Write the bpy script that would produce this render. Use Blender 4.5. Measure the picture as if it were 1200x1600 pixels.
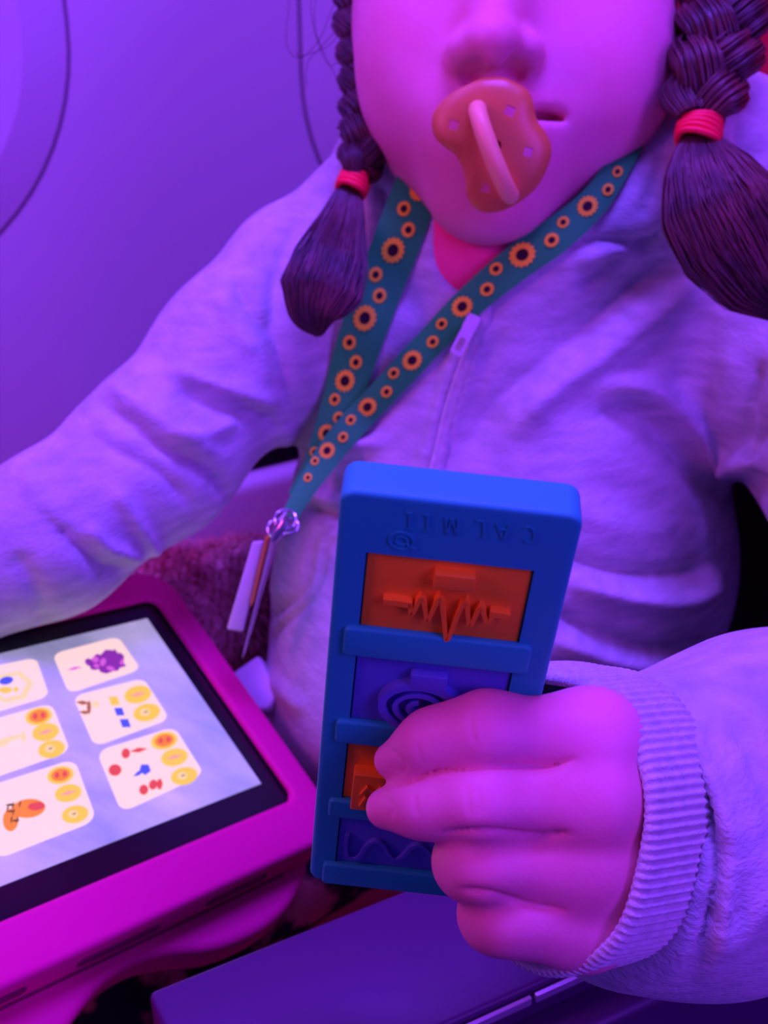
import bpy, bmesh, math, random
import numpy as np
from mathutils import Vector, Matrix
from mathutils.bvhtree import BVHTree

for o in list(bpy.data.objects): bpy.data.objects.remove(o)
rng = np.random.default_rng(7); random.seed(7)
S = bpy.context.scene
COL = S.collection
PI = math.pi

# ------------------------------------------------------------------ camera
F = 2000.0                                   # focal length in pixels of the 1200x1600 frame
PITCH = math.radians(30)
CAM = np.array([0.0, 0.0, 0.95])
RX = np.array([1.0, 0, 0])
DV = np.array([0, math.cos(PITCH), -math.sin(PITCH)])
UV = np.array([0, math.sin(PITCH), math.cos(PITCH)])
cd = bpy.data.cameras.new('camera'); cam = bpy.data.objects.new('camera', cd); COL.objects.link(cam)
cam.location = CAM; cam.rotation_euler = (PI/2 - PITCH, 0, 0)
cd.sensor_fit = 'VERTICAL'; cd.sensor_height = 36; cd.lens = 36*F/1600; cd.clip_start = 0.02
cd.dof.use_dof = True; cd.dof.focus_distance = 0.335; cd.dof.aperture_fstop = 17
S.camera = cam

# ------------------------------------------------------------------ world, lights, exposure
S.view_settings.view_transform = 'Standard'; S.view_settings.look = 'None'
S.view_settings.gamma = 1; S.view_settings.exposure = 0.12
W = bpy.data.worlds.new('cabin_glow'); S.world = W; W.use_nodes = True
W.node_tree.nodes['Background'].inputs[0].default_value = (0.18, 0.045, 1.0, 1)
W.node_tree.nodes['Background'].inputs[1].default_value = 0.34
def area(name, loc, target, size, power, col, sy=None):
    l = bpy.data.lights.new(name, 'AREA'); l.energy = power; l.color = col; l.size = size
    if sy: l.shape = 'RECTANGLE'; l.size_y = sy
    o = bpy.data.objects.new(name, l); COL.objects.link(o); o.location = loc
    o.rotation_euler = (Vector(target) - Vector(loc)).to_track_quat('-Z', 'Y').to_euler()
    return o
area('ceiling_led', (0.12, 0.42, 1.9), (0.05, 0.45, 0.75), 0.25, 27, (0.175, 0.046, 1.0), 0.5)
area('sidewall_led', (-0.35, 0.62, 1.7), (-0.3, 0.75, 0.8), 0.12, 9, (0.20, 0.055, 1.0), 1.0)
area('front_fill', (0.75, -0.45, 1.35), (0.1, 0.4, 0.75), 0.35, 12.5, (0.24, 0.034, 1.0), 0.8)  # added frontal fill for face, hand and toy, unseen source
area('window_side_led', (-0.62, 0.05, 1.25), (0.02, 0.48, 0.86), 0.16, 1.9, (1.0, 0.09, 0.75), 0.3)

# ------------------------------------------------------------------ pixel <-> place
def at(px, py, dep):
    return CAM + dep*(DV + RX*(px-600)/F + UV*(800-py)/F)
def ray(px, py):
    return DV + RX*(px-600)/F + UV*(800-py)/F
def proj(P):
    q = P - CAM; d = q@DV
    return 600 + F*(q@RX)/d, 800 - F*(q@UV)/d, d
def on_plane(px, py, O, n):
    r = ray(px, py); return CAM + r*(((O-CAM)@n)/(r@n))
def unit(v): v = np.asarray(v, float); return v/np.linalg.norm(v)
def cr(pts, n=12):
    """Catmull-Rom through rows of numbers"""
    p = np.asarray(pts, float); p = np.vstack([2*p[0]-p[1], p, 2*p[-1]-p[-2]]); out = []
    for i in range(1, len(p)-2):
        for t in np.linspace(0, 1, n, endpoint=False):
            a, b, c, d = p[i-1], p[i], p[i+1], p[i+2]
            out.append(.5*((2*b)+(-a+c)*t+(2*a-5*b+4*c-d)*t*t+(-a+3*b-3*c+d)*t**3))
    out.append(p[-2]); return np.array(out)

# ------------------------------------------------------------------ materials
def mat(name, col, rough=.6, spec=.5, col2=None, nscale=40, nstretch=(1,1,1), bump=0, bscale=200, bstretch=(1,1,1),
        sss=0, sheen=0, emit=None, estr=0, metal=0, trans=0, detail=4, coat=0, contrast=(.35,.65), bdist=.001):
    m = bpy.data.materials.new(name); m.use_nodes = True; nt = m.node_tree; N = nt.nodes; L = nt.links
    b = N['Principled BSDF']
    b.inputs['Base Color'].default_value = (*col, 1); b.inputs['Roughness'].default_value = rough
    b.inputs['Specular IOR Level'].default_value = spec; b.inputs['Metallic'].default_value = metal
    b.inputs['Transmission Weight'].default_value = trans; b.inputs['Coat Weight'].default_value = coat
    if sss:
        b.inputs['Subsurface Weight'].default_value = sss; b.inputs['Subsurface Radius'].default_value = (1, .35, .4)
        b.inputs['Subsurface Scale'].default_value = .006
    if sheen:
        b.inputs['Sheen Weight'].default_value = sheen; b.inputs['Sheen Roughness'].default_value = .5
    tc = N.new('ShaderNodeTexCoord')
    def noise(scale, stretch, det):
        mp = N.new('ShaderNodeMapping'); mp.inputs['Scale'].default_value = stretch
        L.new(tc.outputs['Object'], mp.inputs[0])
        n = N.new('ShaderNodeTexNoise'); n.inputs['Scale'].default_value = scale; n.inputs['Detail'].default_value = det
        L.new(mp.outputs[0], n.inputs['Vector']); return n
    if col2 is not None:
        n = noise(nscale, nstretch, detail); r = N.new('ShaderNodeValToRGB')
        r.color_ramp.elements[0].position, r.color_ramp.elements[1].position = contrast
        r.color_ramp.elements[0].color = (*col, 1); r.color_ramp.elements[1].color = (*col2, 1)
        L.new(n.outputs[0], r.inputs[0]); L.new(r.outputs[0], b.inputs['Base Color'])
        if emit: L.new(r.outputs[0], b.inputs['Emission Color'])
    if bump:
        n = noise(bscale, bstretch, 3); bp = N.new('ShaderNodeBump')
        bp.inputs['Strength'].default_value = bump; bp.inputs['Distance'].default_value = bdist
        L.new(n.outputs[0], bp.inputs['Height']); L.new(bp.outputs[0], b.inputs['Normal'])
    if emit:
        if col2 is None: b.inputs['Emission Color'].default_value = (*emit, 1)
        b.inputs['Emission Strength'].default_value = estr
    return m

M = {}
M['wall'] = mat('wall_plastic', (.62,.6,.64), .5, .3, bump=.05, bscale=900)
M['wall_line'] = mat('wall_gap', (.16,.11,.16), .6)
M['skin'] = mat('skin', (.80,.26,.30), .5, .35, col2=(.88,.32,.40), nscale=28, sss=.35, bump=.12, bscale=900, bdist=.0006)
M['fleece'] = mat('grey_fleece', (.40,.46,.40), .95, .1, col2=(.58,.64,.56), nscale=70, nstretch=(1,1,3.5), bump=.5, bscale=500, bstretch=(1,1,2), sheen=.15, detail=6, contrast=(.3,.7))
M['rib'] = mat('ribbed_knit', (.50,.56,.48), .95, .1, col2=(.62,.66,.58), nscale=300, bump=.5, bscale=1400, sheen=.15)
M['shirt'] = mat('pink_cotton', (.95,.09,.22), .9, .1, bump=.3, bscale=900)
M['hair'] = mat('brown_hair', (.05,.018,.018), .40, .5, col2=(.17,.05,.045), nscale=60, contrast=(.4,.75))
M['tie'] = mat('red_elastic', (.95,.012,.05), .6, .3)
M['dev_blue'] = mat('blue_silicone', (.012,.50,.34), .55, .35, bump=.08, bscale=2500, bdist=.0003)
M['dev_panel'] = mat('violet_blue_silicone', (.09,.16,.42), .55, .35)
M['dev_orange'] = mat('orange_silicone', (.95,.36,.01), .55, .35, bump=.05, bscale=2500, bdist=.0003)
M['dev_bar'] = mat('blue_silicone_ledge', (.012,.54,.34), .5, .35)
M['pac'] = mat('natural_rubber', (.62,.22,.05), .35, .45, sss=.3)
M['pac2'] = mat('pale_rubber', (.95,.50,.20), .4, .4, sss=.3)
M['green'] = mat('green_ribbon', (.022,.50,.085), .65, .25, bump=.25, bscale=2200, bdist=.0003)
M['petal'] = mat('sunflower_petal_print', (.95,.80,.03), .7, .2)
M['seed'] = mat('sunflower_centre_print', (.03,.012,.01), .7, .2)
M['case'] = mat('magenta_foam', (.80,.002,.20), .6, .3, bump=.05, bscale=700)
M['case_shade'] = mat('magenta_foam_shade', (.25,.001,.08), .8, .1)  # darker copy of the case foam, shade painted into slots and side band
M['bezel'] = mat('black_glass', (.008,.008,.01), .22, .5)
M['seat'] = mat('red_leather', (.85,.003,.035), .5, .35, bump=.1, bscale=500)
M['black'] = mat('black_fabric_and_shade', (.008,.006,.008), .85, .15)  # black fabric, also the painted shade on the lower seatback
M['armrest'] = mat('grey_armrest_plastic', (.058,.009,.072), .42, .4, bump=.08, bscale=1500, bdist=.0003)
M['strip'] = mat('brushed_metal', (.6,.5,.6), .3, .5, metal=.6)
M['white'] = mat('white_plastic', (.6,.6,.6), .45, .4)
M['brown'] = mat('brown_plush', (.52,.13,.15), .9, .1, col2=(.85,.5,.45), nscale=30)
M['trousers'] = mat('floral_cotton', (.012,.01,.014), .9, .1, col2=(.5,.15,.12), nscale=34, contrast=(.52,.6))
M['metal'] = mat('steel', (.6,.6,.6), .25, .5, metal=1)
M['clear'] = mat('clear_plastic', (.9,.85,.9), .12, .5, trans=.85)
M['tan'] = mat('tan_card', (.55,.22,.06), .6, .2)
M['eye'] = mat('eye_white', (.85,.8,.8), .2, .5)
M['iris'] = mat('brown_iris', (.06,.025,.015), .15, .5)
M['floor'] = mat('dark_carpet', (.03,.025,.05), .95, .1, bump=.5, bscale=300)

# ------------------------------------------------------------------ mesh helpers
def link(name, me, m, parent=None, smooth=True, **props):
    o = bpy.data.objects.new(name, me); COL.objects.link(o)
    ms = m if isinstance(m, list) else [m]
    for x in ms:
        if x: me.materials.append(x)
    if smooth: me.polygons.foreach_set('use_smooth', np.ones(len(me.polygons), bool))
    if parent: o.parent = parent; o.matrix_parent_inverse = Matrix.Identity(4) if parent.type != 'EMPTY' else parent.matrix_world.inverted()
    for k, v in props.items(): o[k] = v
    return o
def np_mesh(name, V, Q):
    me = bpy.data.meshes.new(name); V = np.asarray(V, np.float32); Q = np.asarray(Q, np.int32); k = Q.shape[1]
    me.vertices.add(len(V)); me.vertices.foreach_set('co', V.ravel())
    me.loops.add(Q.size); me.loops.foreach_set('vertex_index', Q.ravel())
    me.polygons.add(len(Q)); me.polygons.foreach_set('loop_start', np.arange(0, Q.size, k, dtype=np.int32))
    me.polygons.foreach_set('loop_total', np.full(len(Q), k, np.int32))
    me.update(calc_edges=True); me.validate(); return me
def root(name, label, cat, loc=(0,0,0), group=None):
    o = bpy.data.objects.new(name, None); COL.objects.link(o); o.empty_display_size = .02
    o.location = loc; o['label'] = label; o['category'] = cat
    if group: o['group'] = group
    bpy.context.view_layer.update()
    return o
def tag(o, label, cat, group=None):
    o['label'] = label; o['category'] = cat
    if group: o['group'] = group
    return o

class MB:
    """collects pieces into one mesh"""
    def __init__(s): s.V = []; s.F = []; s.n = 0; s.mi = []
    def add(s, V, Fs, mi=0):
        s.V.append(np.asarray(V, float)); s.F += [tuple(i+s.n for i in f) for f in Fs]; s.mi += [mi]*len(Fs); s.n += len(V)
    def tube(s, P, R, sides=8, cap=True, mi=0, flat=1.0, ref=None):
        P = np.asarray(P, float); n = len(P); R = np.broadcast_to(np.asarray(R, float), (n,))
        T = np.gradient(P, axis=0); T /= np.linalg.norm(T, axis=1)[:, None] + 1e-12
        ref = np.array([.123, .45, .88]) if ref is None else np.asarray(ref, float)
        V = []; 
        for i in range(n):
            a = np.cross(T[i], ref); a = unit(a); b = np.cross(T[i], a)
            for k in range(sides):
                t = 2*PI*k/sides; V.append(P[i] + R[i]*(math.cos(t)*a + flat*math.sin(t)*b))
        Fs = [(i*sides+k, i*sides+(k+1)%sides, (i+1)*sides+(k+1)%sides, (i+1)*sides+k) for i in range(n-1) for k in range(sides)]
        if cap: Fs += [tuple(range(sides))[::-1], tuple((n-1)*sides+k for k in range(sides))]
        s.add(V, Fs, mi)
    def prism(s, poly, w0, w1, fr, mi=0):
        """poly in (u,v) of frame fr=(O,ex,ey,n), extruded w0..w1"""
        O, ex, ey, n = fr; k = len(poly)
        V = [O+u*ex+v*ey+w*n for w in (w0, w1) for u, v in poly]
        Fs = [tuple(range(k)), tuple(range(2*k-1, k-1, -1))] + [(i, i+k, (i+1)%k+k, (i+1)%k) for i in range(k)]
        s.add(V, Fs, mi)
    def build(s, name, m, parent=None, bevel=0, seg=3, smooth=True, angle=40, recalc=True, **props):
        me = bpy.data.meshes.new(name); me.from_pydata(np.vstack(s.V).tolist(), [], s.F)
        me.polygons.foreach_set('material_index', s.mi)
        if recalc:
            bm = bmesh.new(); bm.from_mesh(me); bmesh.ops.recalc_face_normals(bm, faces=bm.faces); bm.to_mesh(me); bm.free()
        o = link(name, me, m, parent, smooth, **props)
        if bevel:
            md = o.modifiers.new('b', 'BEVEL'); md.width = bevel; md.segments = seg; md.limit_method = 'ANGLE'; md.angle_limit = math.radians(angle)
            md.harden_normals = False
        if smooth:
            me.set_sharp_from_angle(angle=math.radians(50)) if not bevel else None
        return o
def fibres(paths, rad, sides=4):
    """many thin tubes at once: paths (n,k,3), rad (n,k)"""
    P = np.asarray(paths, float); n, k, _ = P.shape; R = np.broadcast_to(rad, (n, k))
    T = np.gradient(P, axis=1); T /= np.linalg.norm(T, axis=2, keepdims=True)+1e-12
    a = np.cross(T, np.array([.21, .4, .87])); a /= np.linalg.norm(a, axis=2, keepdims=True)+1e-12; b = np.cross(T, a)
    th = 2*PI*np.arange(sides)/sides
    V = P[:, :, None, :] + R[:, :, None, None]*(np.cos(th)[:, None]*a[:, :, None, :] + np.sin(th)[:, None]*b[:, :, None, :])
    idx = np.arange(n*k*sides).reshape(n, k, sides)
    q = np.stack([idx[:, :-1], np.roll(idx, -1, 2)[:, :-1], np.roll(idx, -1, 2)[:, 1:], idx[:, 1:]], -1).reshape(-1, 4)
    return V.reshape(-1, 3), q

# ------------------------------------------------------------------ distance-field modelling
def rc(P, a, b, ra, rb):
    a = np.asarray(a); b = np.asarray(b); ab = b-a; t = np.clip(((P-a)@ab)/(ab@ab), 0, 1)
    return np.linalg.norm(P-a-t[:, None]*ab, axis=1) - (ra+(rb-ra)*t)
def ell(P, c, r, ax=None):
    q = P-c
    A = np.array([RX, UV, DV]) if ax is None else np.asarray(ax)
    q = q@A.T; r = np.asarray(r); k0 = np.linalg.norm(q/r, axis=1); k1 = np.linalg.norm(q/r**2, axis=1)+1e-9
    return k0*(k0-1)/k1
def smin(a, b, k):
    h = np.maximum(k-np.abs(a-b), 0)/k; return np.minimum(a, b)-h*h*k*.25
def smax(a, b, k): return -smin(-a, -b, k)
def chain(P, pts, k=.004, pix=True):
    """pts rows (px,py,depth,radius)"""
    d = None
    for p, q in zip(pts[:-1], pts[1:]):
        e = rc(P, at(*p[:3]), at(*q[:3]), p[3], q[3]); d = e if d is None else smin(d, e, k)
    return d
def mesh_sdf(fn, lo, hi, h):
    lo = np.asarray(lo, float); n = np.ceil((np.asarray(hi)-lo)/h).astype(int); B = 5
    n = (n//B+1)*B+1
    cs = [lo[i]+h*np.arange(0, n[i], B) for i in range(3)]
    G = np.stack(np.meshgrid(*cs, indexing='ij'), -1).reshape(-1, 3)
    Fc = fn(G).reshape([len(c) for c in cs])
    near = np.abs(Fc) < h*B*2.0
    blk = np.zeros(np.array(near.shape)-1, bool)
    sgn = Fc < 0
    for dx in (0, 1):
        for dy in (0, 1):
            for dz in (0, 1):
                sl = tuple(slice(d, near.shape[i]-1+d) for i, d in enumerate((dx, dy, dz)))
                blk |= near[sl]
    # sign of inactive blocks from coarse corner
    Ff = np.repeat(np.repeat(np.repeat(np.where(sgn, -1., 1.).astype(np.float32), B, 0), B, 1), B, 2)[:n[0], :n[1], :n[2]].copy()
    act = np.zeros(n, bool)
    for bx, by, bz in np.argwhere(blk):
        act[bx*B:bx*B+B+1, by*B:by*B+B+1, bz*B:bz*B+B+1] = True
    ids = np.argwhere(act); vals = np.empty(len(ids), np.float32)
    for s in range(0, len(ids), 400000):
        vals[s:s+400000] = fn(lo+ids[s:s+400000]*h)
    Ff[act] = vals
    ins = Ff < 0
    c = ins[:-1, :-1, :-1].astype(np.int8); tot = np.zeros(np.array(n)-1, np.int8)
    offs = [(x, y, z) for x in (0, 1) for y in (0, 1) for z in (0, 1)]
    for o in offs: tot += ins[o[0]:n[0]-1+o[0], o[1]:n[1]-1+o[1], o[2]:n[2]-1+o[2]]
    ac = np.argwhere((tot > 0) & (tot < 8))
    cv = np.stack([Ff[ac[:, 0]+o[0], ac[:, 1]+o[1], ac[:, 2]+o[2]] for o in offs], 1)
    acc = np.zeros((len(ac), 3)); cnt = np.zeros(len(ac))
    for i, a in enumerate(offs):
        for j, b in enumerate(offs):
            if j > i and sum(abs(a[k]-b[k]) for k in range(3)) == 1:
                m = (cv[:, i] < 0) != (cv[:, j] < 0)
                t = cv[:, i]/(cv[:, i]-cv[:, j]+1e-12); t = np.clip(t, 0, 1)
                p = np.array(a)+t[:, None]*(np.array(b)-np.array(a))
                acc[m] += p[m]; cnt[m] += 1
    V = lo+(ac+acc/np.maximum(cnt, 1)[:, None])*h
    vid = np.full(np.array(n)-1, -1, np.int32); vid[tuple(ac.T)] = np.arange(len(ac))
    Q = []
    for ax in range(3):
        s0 = [slice(None)]*3; s1 = [slice(None)]*3; s0[ax] = slice(0, -1); s1[ax] = slice(1, None)
        ch = ins[tuple(s0)] != ins[tuple(s1)]
        e = np.argwhere(ch); u, v = [(1, 2), (2, 0), (0, 1)][ax]
        ok = (e[:, u] > 0) & (e[:, v] > 0) & (e[:, u] < n[u]-1) & (e[:, v] < n[v]-1); e = e[ok]
        def g(du, dv):
            w = e.copy(); w[:, u] -= du; w[:, v] -= dv; return vid[tuple(w.T)]
        q = np.stack([g(1, 1), g(0, 1), g(0, 0), g(1, 0)], 1)
        fl = ~ins[tuple(e.T)]; q[fl] = q[fl][:, ::-1]
        Q.append(q[(q >= 0).all(1)])
    Q = np.vstack(Q); a, b, c, d = (V[Q[:, i]] for i in range(4))
    vol = (np.cross(b-a, c-a)*a).sum()+(np.cross(c-a, d-a)*a).sum()
    return V, (Q if vol > 0 else Q[:, ::-1].copy())
def relax(V, Q, it=2, f=.5):
    for _ in range(it):
        acc = np.zeros_like(V); cnt = np.zeros(len(V))
        for i in range(4):
            a, b = Q[:, i], Q[:, (i+1) % 4]
            np.add.at(acc, a, V[b]); np.add.at(acc, b, V[a]); np.add.at(cnt, a, 1); np.add.at(cnt, b, 1)
        V = V*(1-f)+f*acc/np.maximum(cnt, 1)[:, None]
    return V
def vnorm(V, Q):
    n = np.cross(V[Q[:, 2]]-V[Q[:, 0]], V[Q[:, 3]]-V[Q[:, 1]]); N = np.zeros_like(V)
    for i in range(4): np.add.at(N, Q[:, i], n)
    return N/(np.linalg.norm(N, axis=1)[:, None]+1e-12)
def seg_dist(x, y, pl):
    """distance in the picture to a polyline and the signed side"""
    best = np.full(len(x), 1e9); side = np.zeros(len(x)); tt = np.zeros(len(x)); n = len(pl)-1
    for i in range(n):
        a, b = pl[i], pl[i+1]; ab = b-a; L = ab@ab
        t = np.clip(((x-a[0])*ab[0]+(y-a[1])*ab[1])/L, 0, 1); dx = x-a[0]-t*ab[0]; dy = y-a[1]-t*ab[1]; d = np.hypot(dx, dy)
        m = d < best; best[m] = d[m]; side[m] = np.sign(ab[0]*dy-ab[1]*dx)[m]; tt[m] = (i+t[m])/n
    return best, side, tt
def folds(V, Q, lst):
    """cloth folds: each (points, height in mm, width px, depth lo, depth hi, step) pushes the cloth along its normal"""
    N = vnorm(V, Q); x, y, d = proj(V); view = (V-CAM)/np.linalg.norm(V-CAM, axis=1)[:, None]
    fw = np.clip((-(N*view).sum(1)+.1)/.4, 0, 1); D = np.zeros(len(V))
    for f in lst:
        pts, amp, w = f[:3]; lo, hi = (f[3], f[4]) if len(f) > 4 else (0, 9)
        step = f[5] if len(f) > 5 else 0
        pl = cr(np.array(pts, float), 6); dd, sd, t = seg_dist(x, y, pl)
        fade = np.clip(np.minimum(t, 1-t)*6+.15, 0, 1)
        g = (np.exp(-(dd/w)**2) if amp > 0 or abs(amp) < 2 or (lo < .3 and w > 6) else np.exp(-(dd/w)**1.15))*fade
        if step:   # overlap: one side lies above the other (side = sign of step)
            s = dd*sd*np.sign(step); g = np.where(s > 0, np.exp(-(s/(w*2.5))**2), np.exp(-(s/(w*.35))**2))*fade
        D += np.where((d > lo) & (d < hi), g*amp*.001*(1.5 if abs(amp) > 1.3 and lo > .3 else 1), 0)
    return V+N*(D*fw)[:, None]

# =================================================================== STRUCTURE
FWD = unit([-.88, -.47, 0]); LAT = unit([.47, -.88, 0]); Z = np.array([0, 0, 1.0])   # seat axes: forward, away from the wall, up
WO = LAT*-.80                                                 # a point of the side wall
def wallpt(s, z, off=0): return WO + LAT*off + FWD*s + Z*z
wfr = (WO, FWD, Z, LAT)
def wall_uv(px, py):
    p = on_plane(px, py, WO, LAT); return ((p-WO)@FWD, p[2])
def rrect(cx, cy, hx, hy, r, n=8, p=None):
    out = []
    for qx, qy, a0 in ((1, 1, 0), (-1, 1, 90), (-1, -1, 180), (1, -1, 270)):
        for k in range(n+1):
            a = math.radians(a0+90*k/n); out.append((cx+qx*(hx-r)+r*math.cos(a), cy+qy*(hy-r)+r*math.sin(a)))
    return out
def loop_between(mb, A, B, w, fr, mi=0):
    O, ex, ey, n = fr; k = len(A); wa, wb = w if isinstance(w, tuple) else (w, w)
    V = [O+u*ex+v*ey+wa*n for u, v in A]+[O+u*ex+v*ey+wb*n for u, v in B]
    mb.add(V, [(i, (i+1) % k, (i+1) % k+k, i+k) for i in range(k)], mi)
mb = MB(); mb.prism([(-1.3, 0), (1.3, 0), (1.3, 1.75), (-1.3, 1.75)], -.03, 0, wfr)
wl = mb.build('wall_left', M['wall'], smooth=False, kind='structure')
mb = MB(); mb.add([(-1.6, -1.3, -.01), (1.6, -1.3, -.01), (1.6, 1.6, -.01), (-1.6, 1.6, -.01), (-1.6, -1.3, -.04), (1.6, -1.3, -.04), (1.6, 1.6, -.04), (-1.6, 1.6, -.04)],
    [(0, 1, 2, 3), (7, 6, 5, 4), (0, 4, 5, 1), (1, 5, 6, 2), (2, 6, 7, 3), (3, 7, 4, 0)])
mb.build('floor', M['floor'], smooth=False, kind='structure')
# window surrounds: raised panel with a dark joint, an inner lip and a closed shade
def window(i, u_edge, vbot, hw, side):
    # u_edge : outer joint edge nearest to the camera view
    hv = .27; cu = u_edge+side*hw; cv = vbot+hv
    fr = wfr; r = hw*.93
    mb = MB()
    O1 = rrect(cu, cv, hw, hv, r, 16); O2 = rrect(cu, cv, hw-.0022, hv-.0022, r-.0022, 16)
    O3 = rrect(cu, cv, hw-.03, hv-.03, r-.03, 16); O4 = rrect(cu, cv, hw-.052, hv-.06, r-.05, 16)
    loop_between(mb, O2, O3, (.001, .006), fr); loop_between(mb, O3, O4, (.006, .004), fr); loop_between(mb, O1, O2, (.0004, .001), fr, 1)
    O5 = rrect(cu, cv, hw-.056, hv-.064, r-.054, 16); loop_between(mb, O4, O5, (.004, .0035), fr, 1)
    O6 = rrect(cu, cv, hw-.075, hv-.085, r-.07, 16); loop_between(mb, O5, O6, (.0035, .0015), fr)
    o = mb.build('window_%d' % i, [M['wall'], M['wall_line']], kind='structure')
    m2 = MB(); m2.prism(O6, .0012, .002, fr); m2.build('window_shade', M['wall'], o, smooth=False)
    return o
ua, va = wall_uv(120, 150); ub, vb = wall_uv(-140, 470)
window(1, ua, vb, .165, 1)
uc, vc = wall_uv(466, 60); ud, vd = wall_uv(700, 420)
window(2, uc, vd, .165, -1)

# =================================================================== SEAT
seat = root('airplane_seat', 'red leather aircraft seat behind and beneath the child', 'seat', tuple(FWD*-.45+LAT*-.5+Z*.1))
sfr = lambda O: (O, LAT, Z, FWD)
# backrest: profile extruded across; s measured along FWD
def slab(name, s0, s1, z0, z1, l0, l1, thick, m, parent, bev=.02, seg=5):
    mb = MB()
    V = []
    for l in (l0, l1):
        for s, z in ((s0, z0), (s1, z1), (s1-thick, z1), (s0-thick, z0)): V.append(FWD*s+LAT*l+Z*z)
    mb.add(V, [(0, 1, 2, 3), (7, 6, 5, 4), (0, 4, 5, 1), (1, 5, 6, 2), (2, 6, 7, 3), (3, 7, 4, 0)])
    return mb.build(name, m, parent, bevel=bev, seg=seg)
slab('backrest', -.43, -.53, .68, 1.22, -.655, -.29, .10, M['seat'], seat, .03)
slab('lumbar_shade', -.405, -.425, .44, .69, -.655, -.29, .10, M['black'], seat, .02)  # black colour stands in for the arm's shadow on the red seatback
mb = MB(); V = []
for l in (-.655, -.29):
    for s, z in ((-.50, .36), (.08, .36), (.08, .455), (-.40, .445), (-.50, .445)): V.append(FWD*s+LAT*l+Z*z)
mb.add(V, [(0, 1, 2, 3, 4), (9, 8, 7, 6, 5), (0, 5, 6, 1), (1, 6, 7, 2), (2, 7, 8, 3), (3, 8, 9, 4), (4, 9, 5, 0)])
mb.build('seat_cushion', M['seat'], seat, bevel=.025, seg=4)
mb = MB(); V = []
for l in (-.62, -.33):
    for s, z in ((-.45, 0), (-.02, 0), (-.02, .36), (-.45, .36)): V.append(FWD*s+LAT*l+Z*z)
mb.add(V, [(0, 1, 2, 3), (7, 6, 5, 4), (0, 4, 5, 1), (1, 5, 6, 2), (2, 6, 7, 3), (3, 7, 4, 0)])
mb.build('seat_base', M['black'], seat, bevel=.01)

# near armrest: slab, lower body, hinge strip, end cap
AZ = .62
def hz(px, py, z):
    r = ray(px, py); return CAM + r*((z-CAM[2])/r[2])
arm = root('armrest', 'dark violet armrest with a thin metal strip in the foreground', 'armrest', tuple(hz(600, 1560, AZ)))
a0 = hz(231, 1548, AZ); a1 = hz(622, 1393, AZ); e = unit(a1-a0); side = unit(np.cross(e, Z))
if side[1] > 0: side = -side
b0 = hz(700, 1600, AZ); wid = (b0-a0)@side
a2 = a0+e*.26
print('armrest width', wid, 'dir', e)
mb = MB(); fr = (a0, e, side, Z)
mb.prism([(0, 0), (.26, 0), (.26, wid), (0, wid)], -.016, 0, fr); mb.build('top_pad', M['armrest'], arm, bevel=.0022, seg=3)
mb = MB(); mb.prism([(.006, .004), (.30, .004), (.30, wid+.012), (.006, wid+.012)], -.085, -.0165, fr); mb.build('side_body', M['armrest'], arm, bevel=.004)
mb = MB()
for k in range(5): mb.prism([(.004+.052*k, wid+.0006), (.0545+.052*k, wid+.0006), (.0545+.052*k, wid+.0022), (.004+.052*k, wid+.0022)], -.006, -.0025, fr)
mb.build('metal_strip', M['strip'], arm, bevel=.0004)
mb = MB(); mb.prism([(-.028, .006), (-.0025, .006), (-.0025, wid+.008), (-.028, wid+.008)], -.04, -.008, fr); mb.build('end_cap', M['white'], arm, bevel=.002)
mb = MB(); mb.prism([(-.002, .012), (.012, .012), (.012, wid-.01), (-.002, wid-.01)], -.05, -.010, fr); mb.build('hinge_block', M['black'], arm)

# window-side armrest with a dark gap above
wa = root('window_armrest', 'pale moulded armrest against the cabin wall with a dark slot', 'armrest', tuple(at(380, 800, .74)))
pA = at(440, 741, .82); zt = pA[2]; sA = pA@FWD; lA = pA@LAT
fr2 = (FWD*0+LAT*lA+Z*zt, FWD, LAT, Z)
mb = MB(); mb.prism([(sA-.12, 0), (sA+.10, 0), (sA+.10, -.085), (sA-.12, -.085)], -.125, 0, fr2); mb.build('armrest_body', M['white'], wa, bevel=.008)
mb = MB(); mb.prism([(sA-.12, -.012), (sA+.06, -.012), (sA+.06, -.09), (sA-.12, -.09)], .001, .022, fr2); mb.build('slot', M['black'], wa, bevel=.002)

# =================================================================== PERSON
person = root('person', 'child with dark braids in grey zip hoodie holding a blue sensory toy', 'person', tuple(at(690, 1330, .60)))

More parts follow.
